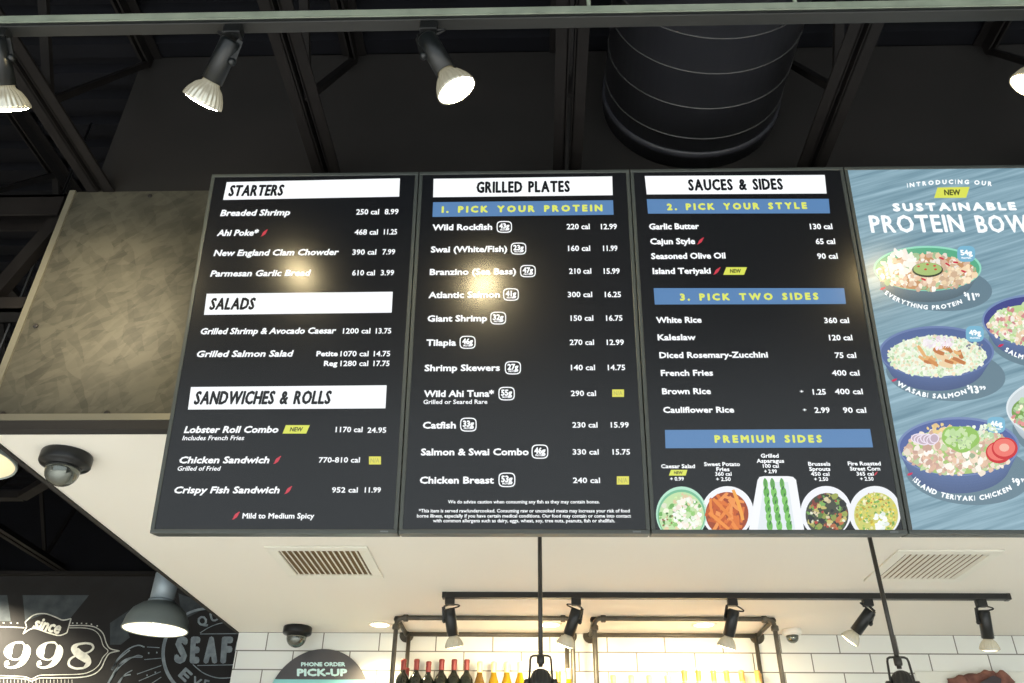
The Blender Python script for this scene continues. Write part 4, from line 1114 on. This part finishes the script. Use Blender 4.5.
p.ell(875, 512.5, 26, 26.5, rgb(240, 243, 246)); p.ell(876, 515, 22, 22.5, rgb(206, 206, 110))
p.scatter(230, 876, 515, 20.5, 21, G((222, 206, 78), (232, 222, 120), (170, 196, 96), (120, 170, 80), (240, 236, 190), (196, 170, 60)), .8, 1.9)
p.scatter(26, 881, 522, 6, 10, G((246, 250, 246), (234, 244, 236)), 1.4, 3); p.scatter(16, 874, 500, 14, 8, G((90, 140, 70), (180, 110, 60)), .5, 1.1)
p.done('corn_picture', 'picture of yellow street corn in a white bowl')

# ---- poster screen
S4 = Screen(3, 'poster_screen', 'blue grey poster screen showing sustainable protein bowls', None, 'wood_picture'); S4.root['category'] = 'poster screen'
PW = (1.0, 1.05, 1.07, 1)


def arc_text(s, mb, t, pts, cap, col, bold, gap=1.0):
    """single letters along a curve through photo points"""
    P = [Vector((x, y)) for x, y in pts]; cur = crom([(a.x, a.y, 0) for a in P], 16)
    Ls = [0]
    for a, b in zip(cur, cur[1:]): Ls.append(Ls[-1] + (b - a).length)

    def at(d):
        for i in range(len(cur) - 1):
            if Ls[i + 1] >= d: break
        f = (d - Ls[i]) / max(Ls[i + 1] - Ls[i], 1e-6); q = cur[i].lerp(cur[i + 1], f); tg = (cur[i + 1] - cur[i]).normalized(); return q, tg
    wd = []
    for ch in t:
        if ch == ' ': wd.append(.42); continue
        v = text_mesh(ch)[0]; wd.append(max(a[0] for a in v) - min(a[0] for a in v) + .10 * gap)
    k = Ls[-1] / sum(wd); d = 0
    for ch, wv in zip(t, wd):
        if ch != ' ':
            q, tg = at(d + wv * k / 2); half = (wv - .10 * gap) * k / 2
            wall_text(mb, ch, q.x - half, q.x + half, q.y, cap, bold, 0, math.atan2(tg.y, tg.x), .0012, to=lambda x, y, l: s.px(x, y, l))
        d += wv * k


def line(name):
    global mb
    if mb.f:
        mb.c = [PW] * len(mb.f); S4.part(mb, name)
    mb = MB()


mb = MB(); arc_text(S4, mb, 'INTRODUCING OUR', [(906, 185.8), (928, 183.2), (950, 182.0), (972, 182.4), (992.6, 184.2)], 4.6, PW, .08, 2.4)
line('poster_title'); S4.text(mb, 'SUSTAINABLE', 892.3, 1016, 206.9, 8.4, PW, .09, 0, .22)
line('poster_title'); S4.text(mb, 'PROTEIN', 869.5, 963.3, 223.8, 17.6, PW, .035, 0, .10); S4.text(mb, 'BOWLS', 975.6, 1050, 223.8, 17.6, PW, .035, 0, .10)
line('poster_title')
S4.new([(937.4, 187.6), (969.5, 187), (966, 197.9), (934, 198.1)])


def bowl(label, seed, cx, cy, rx, ry, depth, rim, body, inside, fill, extra=None, fr=.9):
    p = Picture(S4, seed)
    p.ell(cx + rx * .16, cy + ry * .5 + depth * .6, rx * 1.04, ry * .8 + depth * .4, rgb(106, 132, 146), 48, .08)
    for j in range(6): t = 1 - j / 6; p.ell(cx, cy + depth * t * .95, rx * (1 - .16 * t), ry * (1 - .05 * t), tuple(list(Vector(body[:3]) * (1 - .28 * t)) + [1]), 60)
    p.ell(cx, cy, rx, ry, rim, 60); p.ell(cx, cy + .6, rx * .965, ry * .94, inside, 60)
    n, cols, r0, r1 = fill
    p.ell(cx, cy + ry * .17, rx * fr * .98, ry * .78, cols[3 % len(cols)], 50, 0, .02)
    p.scatter(n * 2, cx, cy + ry * .17, rx * fr, ry * .80, cols, r0, r1)
    if extra: extra(p, cx, cy, rx, ry)
    p.done('bowl_picture', label)


def ex1(p, cx, cy, rx, ry):
    p.scatter(40, cx - 28, cy - 6, 17, 12, G((250, 246, 236), (232, 236, 214), (246, 236, 224)), 2, 4); p.scatter(60, cx + 22, cy + 6, 26, 10, G((226, 188, 130), (240, 206, 150), (206, 160, 104), (244, 220, 176)), 1.8, 4)
    p.scatter(30, cx - 14, cy + 13, 24, 6, G((236, 200, 160), (220, 170, 120), (248, 228, 200)), 1.6, 3.4)
    p.ell(cx, cy + 1.5, 15.5, 7.4, rgb(56, 66, 48), 36); p.ell(cx, cy + .6, 14.2, 6.4, rgb(170, 196, 122), 36)
    for a, b in ((-9, -2), (0, -4), (7, -2.5), (-2, 1), (8, 1)): p.ell(cx + a, cy + b, 1.5, 1, rgb(206, 80, 70), 10)
    for a, b in ((-4, 11), (28, -6), (14, -10), (20, -4), (36, 3)): p.stick(cx + a, cy + b, p.r.uniform(0, 1), 5, 1.8, rgb(206, 48, 70))


def ex2(p, cx, cy, rx, ry):
    for k in range(24):
        x, y = p.inside(cx + 4, cy + 5, 26, 10); p.stick(x, y, p.r.uniform(.1, 1.2), p.r.uniform(7, 14), p.r.uniform(3, 5), p.r.choice(G((214, 150, 90), (232, 180, 120), (196, 126, 76), (240, 212, 170))), p.r.uniform(-1, 1))
    p.scatter(36, cx + 2, cy - 9, 14, 6, G((240, 226, 236), (250, 244, 246), (226, 200, 216)), 1.2, 3); p.scatter(6, cx + 38, cy - 5, 8, 4, G((50, 60, 90),), 1, 1.8)
    for k in range(8): p.stick(cx - 8 + k * 3.2, cy - 9, .4 + .2 * k, 10, 1.0, rgb(246, 240, 246), 2)


def ex5(p, cx, cy, rx, ry):
    p.scatter(40, cx - 22, cy + 10, 28, 12, G((236, 206, 176), (214, 160, 116), (248, 236, 220), (190, 130, 96)), 2, 4.5); p.scatter(36, cx + 18, cy + 14, 26, 8, G((238, 210, 176), (216, 166, 120), (250, 240, 226), (120, 150, 80)), 2, 4.4)
    p.scatter(24, cx - 18, cy - 18, 14, 4, G((236, 196, 84), (226, 180, 70)), 1.4, 2.6)
    for k in range(7): p.ell(cx - 40 + k * 2.6, cy - 8 + k % 3, 8 - k * .5, 5, rgb(238, 226, 240), 20); p.ell(cx - 40 + k * 2.6, cy - 8 + k % 3, 6.8 - k * .5, 3.9, rgb(196, 176, 190), 20)
    p.scatter(30, cx + 24, cy - 14, 18, 8, G((190, 222, 160), (226, 240, 210), (150, 200, 130)), 1.4, 3)
    p.ell(cx + 2, cy - 8, 19, 13, rgb(150, 196, 96), 36, .1, .06); p.scatter(34, cx + 2, cy - 8, 15, 10, G((170, 212, 116), (156, 200, 104), (190, 224, 140)), 2, 4)
    p.scatter(10, cx + 2, cy - 7, 14, 9, G((70, 110, 60),), .6, 1.0)
    for a, b in ((40, 6), (46, 2)): p.ell(cx + a, cy + b, 13, 11, rgb(206, 42, 46), 30); p.ell(cx + a - .5, cy + b - .8, 11, 9, rgb(240, 120, 108), 30); p.ell(cx + a - .5, cy + b - .8, 5, 4, rgb(246, 190, 170), 20)


bowl('picture of chicken and cauliflower in a green rimmed bowl with avocado slice', 21, 927.4, 268.5, 54, 22.6, 13, rgb(150, 222, 196), rgb(108, 130, 142), rgb(92, 176, 138), (120, G((240, 226, 206), (226, 190, 140), (250, 244, 232), (200, 150, 106), (130, 176, 96)), 1.6, 4.0), ex1)
bowl('picture of salmon over pale green rice in a blue bowl', 22, 936.5, 352, 57.5, 26, 15, rgb(112, 132, 178), rgb(92, 112, 158), rgb(88, 108, 156), (330, G((206, 232, 184), (226, 240, 206), (168, 208, 142), (240, 246, 226), (236, 214, 170)), .9, 2.2), ex2, .86)
bowl('picture of a blue bowl with rice and red pieces cut by the frame edge', 23, 1036, 320, 54, 26, 15, rgb(120, 144, 186), rgb(98, 120, 166), rgb(70, 76, 140), (220, G((246, 240, 226), (236, 200, 150), (200, 80, 80), (190, 220, 150), (248, 232, 210)), 1.2, 3.2), None)
bowl('picture of a white bowl low at the frame edge', 24, 1058, 408, 52, 30, 14, rgb(226, 236, 240), rgb(196, 210, 218), rgb(206, 216, 220), (150, G((150, 200, 110), (240, 230, 190), (210, 90, 80), (120, 160, 80)), 1.4, 3.4), None)
bowl('picture of teriyaki chicken with guacamole and tomato in a blue bowl', 25, 958.5, 446.5, 61, 29.5, 20, rgb(120, 140, 184), rgb(94, 116, 162), rgb(84, 102, 160), (160, G((240, 222, 196), (216, 170, 130), (250, 242, 230), (170, 200, 120), (196, 140, 100)), 1.8, 4.2), ex5)
mb = MB()
arc_text(S4, mb, 'EVERYTHING PROTEIN', [(885, 292.0), (897, 299.5), (913, 305.2), (930, 307.6), (947, 306.0), (962, 301.2)], 4.6, PW, .07)
S4.text(mb, '11', 967.2, 974.2, 296.8, 7.6, PW, .07); S4.text(mb, '$', 963.6, 966.4, 294.2, 4.2, PW, .05); S4.text(mb, '99', 974.8, 979.6, 295.2, 3.8, PW, .05)
line('bowl_caption'); arc_text(S4, mb, 'WASABI SALMON', [(897, 382.5), (908, 389), (922, 394.2), (937.7, 396.2), (953, 395.2), (966.5, 391.0)], 5.0, PW, .07)
S4.text(mb, '13', 970.4, 978.6, 389.6, 7.8, PW, .07); S4.text(mb, '$', 966.8, 969.6, 387.2, 4.4, PW, .05); S4.text(mb, '99', 979.2, 985.6, 388.0, 4.0, PW, .05)
line('bowl_caption'); arc_text(S4, mb, 'ISLAND TERIYAKI CHICKEN', [(913.5, 478.5), (925, 487.5), (942, 494.8), (962, 498.2), (982, 497.4), (1000, 492.4), (1011, 487.0)], 5.2, PW, .07)
S4.text(mb, '9', 1015.2, 1020, 482.2, 7.8, PW, .07); S4.text(mb, '$', 1011.8, 1014.4, 480.2, 4.4, PW, .05); S4.text(mb, '99', 1020.6, 1026, 480.4, 4.0, PW, .05)
line('bowl_caption'); arc_text(S4, mb, 'SALMON POKE', [(1005, 349), (1014, 354), (1024, 357.5), (1042, 360), (1060, 357)], 4.8, PW, .07)
line('bowl_caption')
for x, y in ((882.6, 288.6), (894.2, 380.2), (909.8, 474.2), (1000.6, 345.6)):
    mb = MB(); mb.poly([S4.px(x + a, y + b, .001) for a, b in ((-3, 1.2), (-1.5, -.8), (1, -1.4), (3, -1.6), (2, .2), (-.5, 1.6))], rgb(206, 40, 84)); S4.part(mb, 'chili_icon', 'red chili icon')
for x, y, t in ((966, 254, '54g'), (974.6, 334, '49g'), (996, 425, '46g')):
    mb = MB(); K = 28; pp = []
    for k in range(K):
        q = 2 * math.pi * k / K; c, d = math.cos(q), math.sin(q); e = 2 / 3.4; pp.append((x + 9 * math.copysign(abs(c) ** e, c), y + 8 * math.copysign(abs(d) ** e, d)))
    mb.poly([S4.px(a, b, .0011) for a, b in pp], rgb(124, 184, 212))
    S4.text(mb, t, x - 6, x + 6, y - 1.2, 5.6, PW, .07, lift=.0015); S4.text(mb, 'PROTEIN', x - 4.8, x + 4.8, y + 4.2, 1.8, PW, .05, lift=.0015); S4.part(mb, 'protein_badge', 'pale blue protein badge')

# ------------------------------------------------------------------ camera, light, world
cam = bpy.data.cameras.new('camera'); co = bpy.data.objects.new('camera', cam); COL.objects.link(co)
cam.sensor_width = 36; cam.lens = F / 1024 * 36; cam.clip_start = 0.02
m = Matrix((CR, CU, -CF)).transposed().to_4x4(); m.translation = CAM
co.matrix_world = m
for o in list(COL.objects):
    if o.parent is None: o.location.z += Z0
bpy.context.scene.camera = co

# unseen fill spots added behind the viewer; their floor bounce brightens the soffit
for x in (-3.5, -0.2, 3.0, 6.2):
    for y in (-3.2, -5.4):
        L = bpy.data.lights.new('bounce_fill', 'SPOT'); L.energy = ROOM_FILL; L.color = (0.95, 0.98, 1.0); L.spot_size = math.radians(120); L.spot_blend = 0.5; L.shadow_soft_size = 0.12
        lo = bpy.data.objects.new('bounce_fill', L); COL.objects.link(lo); lo.location = (x, y, 2.05 + Z0)

w = bpy.data.worlds.new('daylight'); bpy.context.scene.world = w; w.use_nodes = True
bg = w.node_tree.nodes['Background']; bg.inputs['Color'].default_value = (0.86, 0.95, 1.0, 1); bg.inputs['Strength'].default_value = WORLD
sc = bpy.context.scene
sc.view_settings.view_transform = 'Standard'; sc.view_settings.look = 'None'; sc.view_settings.gamma = 1.0
sc.view_settings.use_curve_mapping = False; sc.view_settings.exposure = 0.0
sc.cycles.max_bounces = 8; sc.cycles.diffuse_bounces = 5
